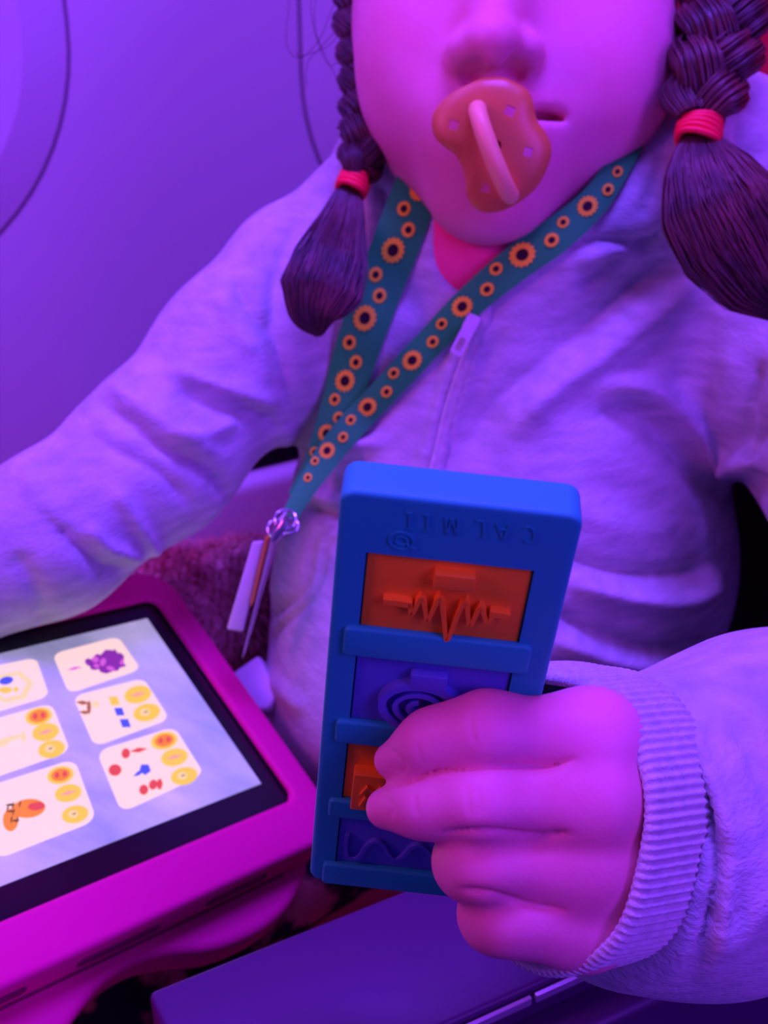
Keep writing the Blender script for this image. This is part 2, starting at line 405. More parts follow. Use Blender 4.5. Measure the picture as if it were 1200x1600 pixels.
EYES = []
def head_sdf(P, eyes=True):
    d = ell(P, at(799, 40, .538), (.0672, .080, .070))
    d = smin(d, ell(P, at(786, 215, .523), (.0395, .0385, .041)), .030)
    d = smin(d, ell(P, at(830, -150, .575), (.076, .078, .085)), .02)
    d = smin(d, ell(P, at(675, 110, .505), (.026, .034, .028)), .022)
    d = smin(d, ell(P, at(935, 110, .505), (.027, .034, .028)), .022)
    d = smin(d, ell(P, at(762, 315, .497), (.020, .0155, .016)), .022)
    d = smin(d, ell(P, at(770, 190, .487), (.026, .022, .016)), .018)      # mouth mound
    d = smin(d, rc(P, at(792, -130, .487), at(771, 40, .462), .0075, .0085), .014)
    d = smin(d, ell(P, at(769, 66, .4545), (.0105, .0095, .0105)), .006)
    d = smin(d, ell(P, at(724, 82, .4655), (.0066, .0072, .0085)), .005)
    d = smin(d, ell(P, at(823, 80, .4655), (.0066, .0072, .0085)), .005)
    d = smax(d, -ell(P, at(737, 110, .460), (.0052, .0030, .014)), .002)
    d = smax(d, -ell(P, at(807, 106, .460), (.0052, .0030, .014)), .002)
    d = smax(d, -ell(P, at(855, 182, .474), (.0074, .0026, .014)), .0022)   # open mouth corner
    d = smin(d, rc(P, at(838, 205, .4735), at(866, 190, .4775), .0022, .0010), .004)
    if eyes:
        for ex, ey, es in EYES: d = smax(d, -ell(P, at(ex, ey, es), (.0125, .0062, .009)), .004)
    for ex, sgn in ((548, -1), (1098, 1)):
        d = smin(d, ell(P, at(ex, -60, .565), (.008, .018, .012)), .005)
    return d
for ex, ey in ((672, -62), (905, -72)):     # eyes lie above the frame, on the face surface
    ds = np.arange(.42, .56, .0005); f = head_sdf(np.array([at(ex, ey, d) for d in ds]), False); EYES.append((ex, ey, float(ds[np.argmax(f < 0)])))
def body_sdf(P):
    d = head_sdf(P)
    d = smin(d, rc(P, at(800, 180, .585), at(815, 470, .595), .034, .036), .012)
    t = smin(ell(P, at(815, 600, .60), (.078, .085, .05)), ell(P, at(740, 1020, .60), (.068, .085, .048)), .04)
    d = smin(d, t, .03)
    d = smin(d, chain(P, [(500, 480, .575, .026), (335, 610, .56, .022), (75, 840, .53, .02), (-130, 960, .50, .016), (-200, 1010, .49, .014)], .01), .02)
    d = smin(d, chain(P, [(1130, 450, .575, .028), (1335, 650, .53, .024), (1475, 900, .47, .023), (1560, 1170, .415, .022), (1340, 1240, .384, .020), (1220, 1255, .365, .018)], .01), .02)
    # the other hand, at the tablet beyond the frame
    for a, b, c in (((-205, 1000), (-262, 1000), (-290, 1030)), ((-205, 1015), (-275, 1030), (-300, 1062)), ((-200, 1032), (-268, 1058), (-290, 1090)),
                    ((-190, 1045), (-240, 1080), (-262, 1105)), ((-175, 1000), (-190, 1060), (-215, 1090))):
        d = smin(d, chain(P, [(*a, .49, .008), (*b, .487, .0068), (*c, .492, .0055)], .002), .004)
    return d
V, Q = mesh_sdf(body_sdf, at(-420, 1500, .55)*0+np.array([-.26, .22, .48]), (.24, .76, 1.13), .0017)
V = relax(V, Q, 2, .4)
nB = len(V)

# hand that holds the toy (fine mesh, same surface family, arm end runs into the sleeve)
HO = -.002
def hand_sdf(P):
    k = .0026
    idx = chain(P, [(925, 1148, .307, .0086), (760, 1144, .3015, .0083), (676, 1161, .3055, .0067), (612, 1188, .3115, .0044)], .008)
    mid = chain(P, [(925, 1246, .304, .0090), (752, 1250, .299, .0084), (665, 1256, .3055, .0068), (604, 1263, .3118, .0051)], .008)
    rin = chain(P, [(920, 1350, .307, .0088), (760, 1346, .303, .0088), (737, 1346, .309, .0082), (775, 1350, .321, .0060)], .006)
    pin = chain(P, [(905, 1440, .312, .0088), (795, 1425, .308, .0092), (776, 1428, .314, .0082), (815, 1425, .326, .0060)], .006)
    d = smin(idx, mid, k); d = smin(d, rin, k); d = smin(d, pin, k)
    kn = None
    for a, b, r in (((925, 1156, .311), (1060, 1235, .335), .0092), ((925, 1246, .3075), (1065, 1275, .335), .0110), ((920, 1345, .310), (1060, 1320, .338), .0108), ((905, 1436, .315), (1040, 1360, .340), .0100)):
        e = rc(P, at(*a), at(*b), r, .0125); kn = e if kn is None else smin(kn, e, .014)
    kn = smin(kn, ell(P, at(960, 1300, .322), (.016, .028, .013)), .012)
    kn = smin(kn, rc(P, at(920, 1145, .319), at(880, 1400, .326), .009, .009), .008)
    d = smin(d, kn, .013)
    th = chain(P, [(1010, 1230, .338, .0115), (925, 1185, .343, .0098), (850, 1180, .352, .0080), (765, 1195, .3575, .0066)], .006)
    d = smin(d, th, .006)
    d = smin(d, rc(P, at(1050, 1290, .338), at(1230, 1270, .366), .0165, .019), .014)
    # creases over the finger joints
    return d
lo = np.array([-.02, .17, .64]); hi = np.array([.16, .36, .84])
H = np.array([at(x, y, z) for x in (560, 1250) for y in (1060, 1530) for z in (.285, .385)])
V2, Q2 = mesh_sdf(hand_sdf, H.min(0), H.max(0), .0008)
V2 = relax(V2, Q2, 2, .4)
V2 = folds(V2, Q2, [([(598, 1228), (640, 1218), (700, 1203), (780, 1198), (850, 1198), (900, 1186)], -2.2, 4.5, 0, 9), ([(690, 1302), (760, 1300), (840, 1307), (892, 1302)], -2.2, 4.5, 0, 9), ([(715, 1390), (770, 1398), (830, 1415), (885, 1425)], -2.0, 4.5, 0, 9),
    ([(735, 1112), (738, 1140), (744, 1165)], -.35, 4, 0, 9), ([(752, 1112), (757, 1140), (760, 1165)], -.25, 4, 0, 9),
    ([(728, 1225), (732, 1250), (734, 1275)], -.35, 4, 0, 9), ([(745, 1225), (750, 1250), (750, 1275)], -.25, 4, 0, 9),
    ([(650, 1160), (655, 1180), (662, 1195)], -.25, 4, 0, 9), ([(648, 1240), (650, 1260), (652, 1275)], -.25, 4, 0, 9),
    # nail folds
    ([(603, 1172), (620, 1178), (632, 1195), (628, 1214)], -.35, 4, 0, 9), ([(590, 1243), (606, 1247), (614, 1262), (608, 1280)], -.3, 4, 0, 9)])
body = link('body', np_mesh('body', np.vstack([V, V2]), np.vstack([Q, Q2+nB])), M['skin'], person)

# eyes (above the frame)
for ex, ey, es in EYES:
    bm = bmesh.new(); bmesh.ops.create_uvsphere(bm, u_segments=96, v_segments=64, radius=.0115)
    me = bpy.data.meshes.new('eye'); bm.to_mesh(me); bm.free()
    o = link('eye', me, [M['eye'], M['iris']], person); o.location = at(ex, ey, es+.0125)
    o.matrix_parent_inverse = person.matrix_world.inverted()
    c = (CAM-at(ex, ey, es+.0125)); c = Vector(unit(c))
    for p in me.polygons:
        if p.center.normalized().dot(c) > .88: p.material_index = 1

# ---------------- clothing
def hood_sdf(P):
    d = chain(P, [(560, 330, .560, .020), (610, 300, .553, .023), (655, 330, .541, .020), (700, 395, .530, .017), (735, 460, .527, .014)], .012)
    r = chain(P, [(1130, 260, .545, .034), (1060, 290, .530, .030), (980, 340, .524, .024), (880, 400, .522, .020), (790, 455, .525, .016), (745, 480, .528, .013)], .014)
    b = chain(P, [(560, 330, .565, .022), (640, 210, .64, .030), (830, 150, .67, .034), (1030, 170, .63, .034), (1150, 240, .565, .034)], .02)
    d = smin(smin(d, r, .01), b, .015)
    lobe = ell(P, at(1215, 275, .575), (.040, .030, .034))
    return smin(d, lobe, .012)
CAX = unit(.74*RX-.07*UV+.67*DV); CC0 = at(846, 1278, .318)
def hoodie_sdf(P):
    t = ell(P, at(812, 600, .588), (.096, .100, .077))
    t = smin(t, ell(P, at(742, 930, .588), (.093, .085, .076)), .045)
    t = smin(t, ell(P, at(700, 1110, .588), (.082, .055, .070)), .03)
    t = smin(t, ell(P, at(965, 890, .60), (.054, .066, .055)), .03)
    t = smin(t, rc(P, at(540, 470, .575), at(1120, 420, .565), .044, .050), .03)
    a = chain(P, [(470, 450, .566, .036), (375, 560, .548, .0345), (242, 712, .530, .0325), (75, 838, .510, .030), (-110, 930, .495, .026)], .014)
    t = smin(t, a, .022)
    b = chain(P, [(1170, 460, .560, .050), (1335, 650, .530, .046), (1455, 900, .47, .047), (1560, 1170, .415, .045), (1340, 1240, .384, .0435), (1205, 1245, .372, .0435), (1090, 1300, .353, .0392), (940, 1300, .335, .0388)], .02)
    b = smax(b, (CC0+CAX*.0195-P)@CAX, .007)
    t = smin(t, b, .018)
    # openings
    t = smin(t, hood_sdf(P), .012)
    neck = rc(P, at(810, 120, .578), at(800, 385, .545), .052, .030)
    t = smax(t, -neck, .008)
    v = ell(P, at(745, 385, .505), (.0150, .0185, .03))
    t = smax(t, -v, .004)
    # hollow sleeve end
    t = smax(t, -rc(P, CC0, CC0+CAX*.045, .0312, .031), .004)
    return t
V, Q = mesh_sdf(hoodie_sdf, (-.26, .20, .50), (.30, .78, 1.02), .0021)
V = relax(V, Q, 2, .5)
TO = (.44, .9)
FL = [
 # sleeve to torso seam, left of picture
 ([(470, 330), (438, 400), (426, 480), (438, 570), (452, 650)], -3.0, 11, *TO),
 ([(365, 430), (390, 481), (425, 525)], -2.6, 9, *TO), ([(345, 450), (360, 500), (400, 560)], 1.5, 14, *TO),
 ([(260, 575), (325, 600), (386, 618), (440, 634)], 3.2, 13, *TO), ([(270, 605), (330, 632), (400, 650), (440, 668)], -2.8, 15, *TO),
 ([(145, 622), (203, 660), (252, 700), (325, 740), (362, 785)], -3.6, 10, *TO), ([(165, 600), (225, 640), (280, 680), (345, 715)], 2.6, 16, *TO),
 ([(260, 682), (325, 676), (375, 655)], 2.2, 11, *TO), ([(126, 665), (183, 706), (243, 735), (300, 790)], -2.4, 13, *TO),
 ([(175, 757), (219, 826), (250, 870)], 2.4, 13, *TO), ([(60, 795), (118, 851), (165, 890), (205, 892)], -3.0, 13, *TO),
 ([(134, 822), (170, 857), (225, 872)], 2.6, 11, *TO), ([(30, 730), (70, 790), (100, 830)], 1.6, 16, *TO), ([(20, 860), (60, 930), (70, 990)], -1.6, 16, *TO),
 # torso, right of picture
 ([(1085, 388), (1010, 440), (935, 498), (850, 566), (775, 628), (715, 720)], -5.0, 24, *TO),
 ([(1100, 425), (1020, 490), (945, 550), (860, 610), (790, 680)], 5.0, 26, *TO),
 ([(905, 455), (962, 415), (1025, 372)], -2.6, 13, *TO), ([(890, 372), (956, 377), (1009, 384), (1050, 350)], -2.6, 9, *TO),
 ([(900, 408), (960, 395), (1010, 400)], 1.6, 14, *TO),
 ([(930, 606), (1004, 610), (1060, 650), (1118, 715), (1157, 728), (1180, 712)], 6.0, 17, *TO),
 ([(930, 645), (1000, 650), (1050, 690), (1110, 757), (1165, 775), (1200, 750)], -5.0, 20, *TO),
 ([(1190, 560), (1166, 640), (1153, 706)], -4.0, 9, *TO), ([(1150, 545), (1130, 620), (1120, 680)], 1.8, 18, *TO),
 ([(1110, 480), (1080, 560), (1060, 610)], -1.5, 22, *TO), ([(1215, 630), (1180, 680), (1170, 730), (1195, 790)], -5.5, 10, *TO),
 ([(900, 700), (980, 730), (1050, 770)], 1.2, 26, *TO), ([(880, 790), (960, 820), (1060, 830)], 1.6, 24, *TO),
 ([(880, 868), (960, 893), (1050, 898), (1110, 880)], -3.8, 14, *TO), ([(885, 908), (970, 932), (1065, 938), (1135, 900)], 4.6, 17, *TO),
 ([(860, 955), (950, 995), (1040, 1017), (1120, 1003)], -5.0, 12, *TO), ([(865, 1000), (960, 1035), (1060, 1050)], 3.0, 15, *TO),
 ([(850, 1030), (950, 1065), (1050, 1075)], -3.2, 12, *TO),
 # chest, left
 ([(452, 660), (448, 700), (470, 760)], 2.2, 14, *TO), ([(600, 690), (545, 705), (505, 735), (487, 765), (520, 785)], 6.5, 12, *TO),
 ([(470, 790), (510, 800), (560, 815)], -5.0, 12, *TO), ([(620, 560), (560, 640), (530, 690)], -2.2, 20, *TO), ([(640, 470), (600, 540), (560, 600)], 1.6, 22, *TO),
 ([(530, 812), (492, 838), (480, 900), (468, 925), (415, 972), (405, 1000)], -2.0, 6, *TO), ([(540, 830), (508, 855), (498, 905), (483, 938), (432, 985), (424, 1020)], -1.8, 5, *TO),
 ([(450, 830), (432, 880), (420, 940)], 1.8, 15, *TO), ([(400, 1040), (440, 1080), (480, 1110)], 1.5, 12, *TO),
 # sleeve over the wrist
 ([(1035, 1120), (1085, 1225), (1113, 1319), (1113, 1400), (1080, 1530)], -3.2, 10, 0, .44), ([(1060, 1110), (1105, 1210), (1138, 1310), (1140, 1400), (1110, 1530)], 2.4, 14, 0, .44),
 ([(1137, 1110), (1175, 1180), (1205, 1260), (1210, 1350)], -1.8, 12, 0, .44), ([(1130, 1300), (1150, 1380), (1150, 1450)], -1.6, 12, 0, .44),
 ([(1090, 1080), (1150, 1110), (1210, 1150)], 1.4, 16, 0, .44), ([(1215, 1380), (1180, 1440), (1130, 1500)], 1.6, 16, 0, .44),
 # zip placket
 ([(735, 500), (712, 560), (690, 620), (672, 690), (650, 740)], 1.6, 9, *TO), ([(768, 500), (742, 560), (718, 625), (700, 700)], 1.4, 8, *TO),
 ([(752, 497), (727, 560), (704, 622), (686, 695)], -1.3, 6, *TO), ([(700, 520), (680, 590), (660, 660)], -1.2, 7, *TO), ([(790, 510), (762, 570), (738, 640)], -1.2, 6, *TO),
 # hood
 ([(590, 285), (610, 330), (640, 370)], -2.0, 8, *TO), ([(1040, 230), (1020, 290), (1000, 340)], -1.6, 10, *TO), ([(1150, 190), (1165, 230), (1200, 250)], -2.6, 9, *TO),
]
V = folds(V, Q, FL)
hoodie = link('hoodie', np_mesh('hoodie', V, Q), M['fleece'], person)
bvh = BVHTree.FromPolygons([Vector(v) for v in V], [tuple(map(int, q)) for q in Q])
def hit(px, py, default=.52):
    r = Vector(ray(px, py)); n = r.length
    h = bvh.ray_cast(Vector(CAM), r/n)
    return h[3]/n if h[0] is not None else default
# trousers
def tr_sdf(P):
    d = chain(P, [(660, 1180, .62, .052), (430, 1290, .60, .042), (150, 1520, .54, .040), (60, 1760, .60, .034)], .02)
    return smin(d, chain(P, [(430, 1230, .62, .036), (300, 1450, .585, .032), (200, 1640, .54, .034), (200, 1850, .60, .034)], .02), .02)
V, Q = mesh_sdf(tr_sdf, (-.26, .1, .2), (.16, .62, .66), .004)
link('trousers', np_mesh('trousers', relax(V, Q, 2), Q), M['trousers'], person)
# t-shirt collar
def ts_sdf(P):
    d = rc(P, at(800, 300, .560), at(790, 540, .59), .043, .050)
    d = smin(d, ell(P, at(762, 405, .548), (.046, .036, .043)), .01)
    d = smin(d, rc(P, at(900, 270, .553), at(860, 420, .555), .026, .03), .02)
    d = smin(d, rc(P, at(975, 215, .575), at(930, 360, .565), .020, .03), .015)
    return smax(d, -rc(P, at(812, 60, .575), at(786, 362, .540), .052, .0335), .004)
V, Q = mesh_sdf(ts_sdf, (-.06, .38, .66), (.20, .66, .95), .002)
link('t_shirt', np_mesh('t_shirt', relax(V, Q, 1), Q), M['shirt'], person)

# ribbed cuff
def cuff():
    ax = CAX; u = UV - (UV@ax)*ax; u = unit(u); w = np.cross(ax, u)
    if w@RX < 0: w = -w
    C0 = CC0
    nth = 640; prof = [(.010, .0325, 0), (.0, .0340, .3), (-.0010, .0352, .6), (0, .0368, 1), (.0015, .0376, 1), (.006, .0378, 1), (.010, .0380, 1), (.014, .0382, 1), (.018, .0380, 1), (.0205, .0372, .7), (.022, .0355, .2), (.0225, .033, 0)]
    V = []; th = 2*PI*np.arange(nth)/nth
    for i, (s, r, k) in enumerate(prof):
        c = C0+ax*s*1.28
        rr = r+k*.00042*np.sin(104*th)+.0006*np.sin(3*th+1)+.0004*np.sin(7*th)
        # squarer section
        x = np.cos(th); y = np.sin(th); q = (np.abs(x)**2.35+np.abs(y)**2.35)**(-1/2.35)
        sag = .0016*np.sin(2*th+.5)
        V.append(c+(rr*q*x*.86)[:, None]*w+(rr*q*y)[:, None]*u*(1.0)+(sag)[:, None]*ax)
    V = np.vstack(V); n = len(prof); idx = np.arange(n*nth).reshape(n, nth)
    Q = np.stack([idx[:-1], np.roll(idx, -1, 1)[:-1], np.roll(idx, -1, 1)[1:], idx[1:]], -1).reshape(-1, 4)
    o = link('cuff', np_mesh('cuff', V, Q), M['rib'], hoodie)
    o.matrix_parent_inverse = hoodie.matrix_world.inverted()
    return o
bpy.context.view_layer.update()
def sub(o, p): o.matrix_parent_inverse = p.matrix_world.inverted(); return o
cuff()

# zip: tape, teeth, slider
zp = cr([(741, 442), (757, 487), (742, 530), (722, 585), (704, 640), (690, 700), (676, 760)], 12)
pts = np.array([at(x, y, hit(x, y)-.0012) for x, y in zp]); 
for _ in range(6): pts[1:-1] = (pts[:-2]+2*pts[1:-1]+pts[2:])/4
mb = MB(); mb.tube(pts, .0030, 10, flat=.35, ref=DV); sub(mb.build('zipper_tape', M['rib'], hoodie), hoodie)
mb = MB()
fine = cr(pts, 6)
for i in range(0, len(fine)-1, 2):
    t = unit(fine[i+1]-fine[i]); s = unit(np.cross(t, DV)); sg = 1 if (i//2) % 2 else -1
    c = fine[i]-DV*.0010+s*sg*.0005
    mb.tube([c-s*.0011, c+s*.0011], .00045, 6)
zc = cr([(700, 372), (715, 400), (732, 430), (741, 446)], 12)
for i, (x, y) in enumerate(zc[::2]):
    c = at(x, y, hit(x, y)-.001); mb.tube([c-RX*.0009, c+RX*.0013-UV*.0004], .0006, 6)
sub(mb.build('zipper_teeth', M['rib'], hoodie), hoodie)
mb = MB(); c = at(733, 512, hit(733, 512)-.0035)
t = unit(at(712, 550, .5)-at(738, 500, .5)); s = unit(np.cross(t, DV))
fr = (c, s, t, -DV)
mb.prism(rrect(0, -.002, .0028, .0035, .001, 4), -.001, .0012, fr)
o1 = rrect(0, .0065, .0026, .0058, .0012, 4); i1 = rrect(0, .0078, .0013, .0028, .0008, 4)
loop_between(mb, o1, i1, (.0022, .0022), fr); loop_between(mb, i1, o1, (.0012, .0012), fr); loop_between(mb, o1, o1, (.0012, .0022), fr); loop_between(mb, i1, i1, (.0022, .0012), fr)
sub(mb.build('zipper_pull', M['white'], hoodie, bevel=.0003), hoodie)

# ---------------- hair
def cap_sdf(P):
    d = ell(P, at(832, -160, .583), (.081, .083, .090))
    front = ell(P, at(800, 20, .44), (.066, .118, .085))
    d = smax(d, -front, .006)
    d = smax(d, (P-at(800, 60, .56))@(-UV)*-1*-1, .004)
    return d
def hair_obj():
    V, Q = mesh_sdf(cap_sdf, (-.06, .42, .80), (.20, .76, 1.16), .0025)
    # strand grooves
    N = vnorm(V, Q); c = at(832, -160, .583); a = np.arctan2((V-c)@DV, (V-c)@RX)
    V = V+N*(.0006*np.sin(a*70+6*np.sin(((V-c)@UV)*30)))[:, None]
    V2 = relax(V, Q, 1)
    return link('hair', np_mesh('hair', V2, Q), M['hair'], person)
hair_obj()
def braid(name, spine, width, thick, period, tie, tail, tailw, taild, nf, seed, label):
    """three woven strands of fibres, an elastic and a loose tail"""
    r = np.random.default_rng(seed)
    sp = cr([at(*p) for p in spine], 24); wd = np.interp(np.linspace(0, 1, len(sp)), np.linspace(0, 1, len(width)), width)
    L = np.concatenate([[0], np.cumsum(np.linalg.norm(np.diff(sp, axis=0), axis=1))])
    T = np.gradient(sp, axis=0); T /= np.linalg.norm(T, axis=1)[:, None]
    X = np.cross(T, DV); X /= np.linalg.norm(X, axis=1)[:, None]; Yd = np.cross(X, T)
    VV = []; QQ = []; off = 0
    for s in range(3):
        ph = 2*PI*(L/period+s/3)
        c = sp+X*(wd*.50*np.sin(ph))[:, None]+Yd*(wd*.36*np.sin(2*ph))[:, None]
        Tc = np.gradient(c, axis=0); Tc /= np.linalg.norm(Tc, axis=1)[:, None]
        A = np.cross(Tc, Yd); A /= np.linalg.norm(A, axis=1)[:, None]; Bv = np.cross(Tc, A)
        th = r.uniform(0, 2*PI, nf); rho = np.sqrt(r.uniform(.55, 1, nf)); tw = r.uniform(-.5, .5, nf)
        ang = th[:, None]+tw[:, None]*(L/period)[None]*2
        ra = wd*.60; rb = wd*.50
        fuzz = 1+.03*np.sin(r.uniform(0, 6, nf)[:, None]+L[None]*300*r.uniform(.5, 1, nf)[:, None])
        P = c[None]+(rho[:, None]*fuzz*np.cos(ang)*ra)[..., None]*A[None]+(rho[:, None]*fuzz*np.sin(ang)*rb)[..., None]*Bv[None]
        v, q = fibres(P, wd[None]*.036, 4); VV.append(v); QQ.append(q+off); off += len(v)
        mbt = MB(); mbt.tube(c, wd*.50, 10, flat=.8, ref=Yd[len(Yd)//2])
        v = np.vstack(mbt.V); f = np.array([x for x in mbt.F if len(x) == 4]); VV.append(v); QQ.append(f+off); off += len(v)
    br = link(name, np_mesh(name, np.vstack(VV), np.vstack(QQ)), M['hair'], person, smooth=True, label=label)
    # elastic: stacked loops
    c = at(*tie[:3]); t = unit(sp[-1]-sp[-6]) if len(tie) < 6 else unit(at(*tie[5])-c); rad = tie[3]; mb = MB()
    a = unit(np.cross(t, DV)); b = np.cross(a, t)
    for k in range(5):
        o = (k-2)*.0019; th = np.linspace(0, 2*PI, 41)
        P = c+t*o+np.outer(np.cos(th), a)*(rad*(1-.02*abs(k-2)))+np.outer(np.sin(th), b)*rad*.85+np.outer(np.sin(th*2+k), t)*.0006
        mb.tube(P, .00125, 7, cap=False)
    sub(mb.build('hair_tie', M['tie'], br, label='red elastic hair tie'), br)
    # tail
    tp = cr([at(*p) for p in tail], 10); k = len(tp); tw_ = np.interp(np.linspace(0, 1, k), np.linspace(0, 1, len(tailw)), tailw)
    T = np.gradient(tp, axis=0); T /= np.linalg.norm(T, axis=1)[:, None]; X = np.cross(T, DV); X /= np.linalg.norm(X, axis=1)[:, None]; Yd = np.cross(X, T)
    n = nf*14; th = r.uniform(0, 2*PI, n); rho = np.sqrt(r.uniform(0.1, 1, n)); tt = np.linspace(0, 1, k)
    clump = r.integers(0, 22, n); cth = r.uniform(0, 2*PI, 22); crh = np.sqrt(r.uniform(0, 1, 22))
    u0 = rho*np.cos(th); v0 = rho*np.sin(th); cu = crh[clump]*np.cos(cth[clump]); cv = crh[clump]*np.sin(cth[clump])
    m = (.4*tt)[None]; U = u0[:, None]*(1-m)+cu[:, None]*m+.035*np.sin(tt*9*r.uniform(.5, 1.2, n)[:, None]+r.uniform(0, 6, n)[:, None]); Vv = v0[:, None]*(1-m)+cv[:, None]*m
    ln = r.uniform(.86, 1.0, n)
    # shorten fibres: resample along their own length
    ti = np.clip(tt[None]*ln[:, None], 0, 1)*(k-1); i0 = np.minimum(ti.astype(int), k-2); f = ti-i0
    g = lambda A_: A_[i0]*(1-f)[..., None]+A_[i0+1]*f[..., None]
    wv = tw_[i0]*(1-f)+tw_[i0+1]*f
    P = g(tp)+(U*wv)[..., None]*g(X)+(Vv*wv*taild)[..., None]*g(Yd)
    v, q = fibres(P, (.00034*(1-.75*tt**3))[None], 4)
    link('ponytail_end', np_mesh('ponytail_end', v, q), M['hair'], br); sub(bpy.data.objects[-1] if False else br.children[-1], br)
    return br
braid('braid', [(560, -70, .560), (572, 30, .550), (581, 110, .541), (582, 180, .530), (572, 232, .519), (556, 275, .511)], [.0120, .0136, .0138, .0132, .0116, .0066], .6, .046,
      (552, 288, .512, .0058), [(545, 300, .511), (533, 350, .505), (517, 405, .497), (502, 455, .492), (494, 495, .490), (499, 526, .490)], [.0052, .0100, .0150, .0165, .0105, .0012], .5, 110, 3,
      'shorter dark braid beside the pink-lit cheek')
braid('braid', [(1125, -90, .51), (1136, -10, .500), (1127, 55, .490), (1112, 108, .483), (1098, 152, .478), (1092, 188, .475)], [.0175, .0175, .0168, .0158, .0146, .0090], .6, .060,
      (1092, 206, .474, .0078), [(1092, 216, .474), (1105, 262, .470), (1128, 320, .466), (1160, 380, .463), (1195, 440, .465), (1235, 500, .470)], [.0070, .0165, .0235, .0250, .0190, .0030], .45, 130, 5,
      'thicker dark braid beside the red seat')
# loose hairs
H = []
for pp in ([(548, -40, .52), (520, 10, .52), (500, 60, .52), (470, 90, .52), (448, 70, .52), (452, 0, .52)], [(560, -30, .52), (500, -10, .52), (492, 40, .52), (505, 80, .52), (530, 130, .53), (545, 160, .53)],
           [(555, -20, .52), (540, 30, .52), (515, 70, .52), (470, 88, .52), (465, 84, .52), (460, 80, .52)], [(500, -30, .52), (486, 0, .52), (492, 50, .52), (512, 100, .52), (530, 96, .52), (545, 90, .52)],
           [(545, 0, .52), (530, 40, .52), (500, 75, .52), (482, 95, .52), (478, 120, .52), (480, 135, .52)],
           [(735, -30, .463), (715, 5, .4755), (690, 45, .480), (665, 75, .4825), (660, 95, .4825), (672, 120, .4815)],
           [(1060, -20, .50), (1064, 20, .50), (1070, 40, .50), (1080, 66, .485), (1086, 90, .48), (1088, 95, .48)]):
    H.append(cr([at(*p) for p in pp], 8))
for h_ in H:
    v, q = fibres(np.array([h_]), .00013, 4); link('loose_hair', np_mesh('loose_hair', v, q), M['hair'], person)
# hair strands framing the cheeks
H = []
for i in range(60):
    o = rng.normal(0, 1, 2)
    H.append(cr([at(545+o[0]*7, -70, .545+o[1]*.002), at(548+o[0]*5, 0, .548+o[1]*.002), at(562+o[0]*5, 60, .553), at(574+o[0]*5, 120, .550)], 8))
for i in range(40):
    o = rng.normal(0, 1, 2)
    H.append(cr([at(1075+o[0]*8, -70, .535), at(1072+o[0]*4, -10, .52+o[1]*.002), at(1076+o[0]*4, 40, .505), at(1092+o[0]*5, 80, .492)], 8))
for h_ in (H[:60], H[60:]):
    v, q = fibres(np.array(h_), .0005, 4); link('side_hair', np_mesh('side_hair', v, q), M['hair'], person)

# =================================================================== PACIFIER
pc = at(768, 226, .455)
pac = root('pacifier', 'orange-brown rubber pacifier with a pale loop handle in the mouth', 'pacifier', tuple(pc))
pn = unit(CAM-pc+RX*.01+UV*.03)          # points out of the mouth
px_ = unit(RX-(RX@pn)*pn); py_ = np.cross(pn, px_)
def pp(x, y):
    p = on_plane(x, y, pc, pn)-pc; return p@px_, p@py_
outl = [(753,121),(774,119),(792,121),(808,129),(824,139),(833,156),(836,175),(841,190),(852,205),(862,228),(859,253),(844,286),(824,307),(800,323),(779,331),(757,332),(740,323),(729,305),(727,286),(723,264),(711,242),(694,229),(679,214),(674,193),(678,173),(694,154),(711,141),(733,130)]
pts = cr(outl+[outl[0]], 4)[:-1]; pl = [pp(*p) for p in pts]; n = len(pl); cx, cy = np.mean(pl, 0)
def pshield():
    V = []; rings = [1, .985, .93, .8, .6, .4, .2, .06]; 
    def zc(u, v, k): return -3.8*(u*u+v*v)+ .0012*(1-k**4)
    for sgn in (1, -1):
        for k in rings:
            for u, v in pl:
                uu, vv = cx+(u-cx)*k, cy+(v-cy)*k
                th = .0019*math.sqrt(max(0, 1-k**6)) if k < 1 else 0
                zz = zc(uu, vv, k)+sgn*th
                V.append(pc+px_*uu+py_*vv+pn*zz)
    V = np.array(V); Fs = []; R = len(rings)
    for s in range(2):
        b = s*R*n
        for r in range(R-1):
            for i in range(n):
                f = (b+r*n+i, b+r*n+(i+1) % n, b+(r+1)*n+(i+1) % n, b+(r+1)*n+i); Fs.append(f if s == 0 else f[::-1])
        f = tuple(b+(R-1)*n+i for i in range(n)); Fs.append(f if s == 0 else f[::-1])
    me = bpy.data.meshes.new('shield'); me.from_pydata(V.tolist(), [], Fs)
    bm = bmesh.new(); bm.from_mesh(me); bmesh.ops.remove_doubles(bm, verts=bm.verts, dist=1e-6); bmesh.ops.recalc_face_normals(bm, faces=bm.faces); bm.to_mesh(me); bm.free()
    return me
def boolean_cut(me, cutter):
    a = bpy.data.objects.new('tmp_a', me); b = bpy.data.objects.new('tmp_b', cutter); COL.objects.link(a); COL.objects.link(b)
    md = a.modifiers.new('x', 'BOOLEAN'); md.operation = 'DIFFERENCE'; md.object = b; md.solver = 'EXACT'
    dg = bpy.context.evaluated_depsgraph_get(); r = bpy.data.meshes.new_from_object(a.evaluated_get(dg))
    bpy.data.objects.remove(a); bpy.data.objects.remove(b); return r
mb = MB()
for (x, y, s, rot) in ((709, 196, .00155, .5), (796, 174, .0016, .35), (825, 238, .0015, .5), (759, 294, .0014, .5)):
    u, v = pp(x, y); q = [(u+s*1.5*math.cos(rot+PI/2*k), v+s*1.5*math.sin(rot+PI/2*k)) for k in range(4)]
    mb.prism(q, -.012, .012, (pc, px_, py_, pn))
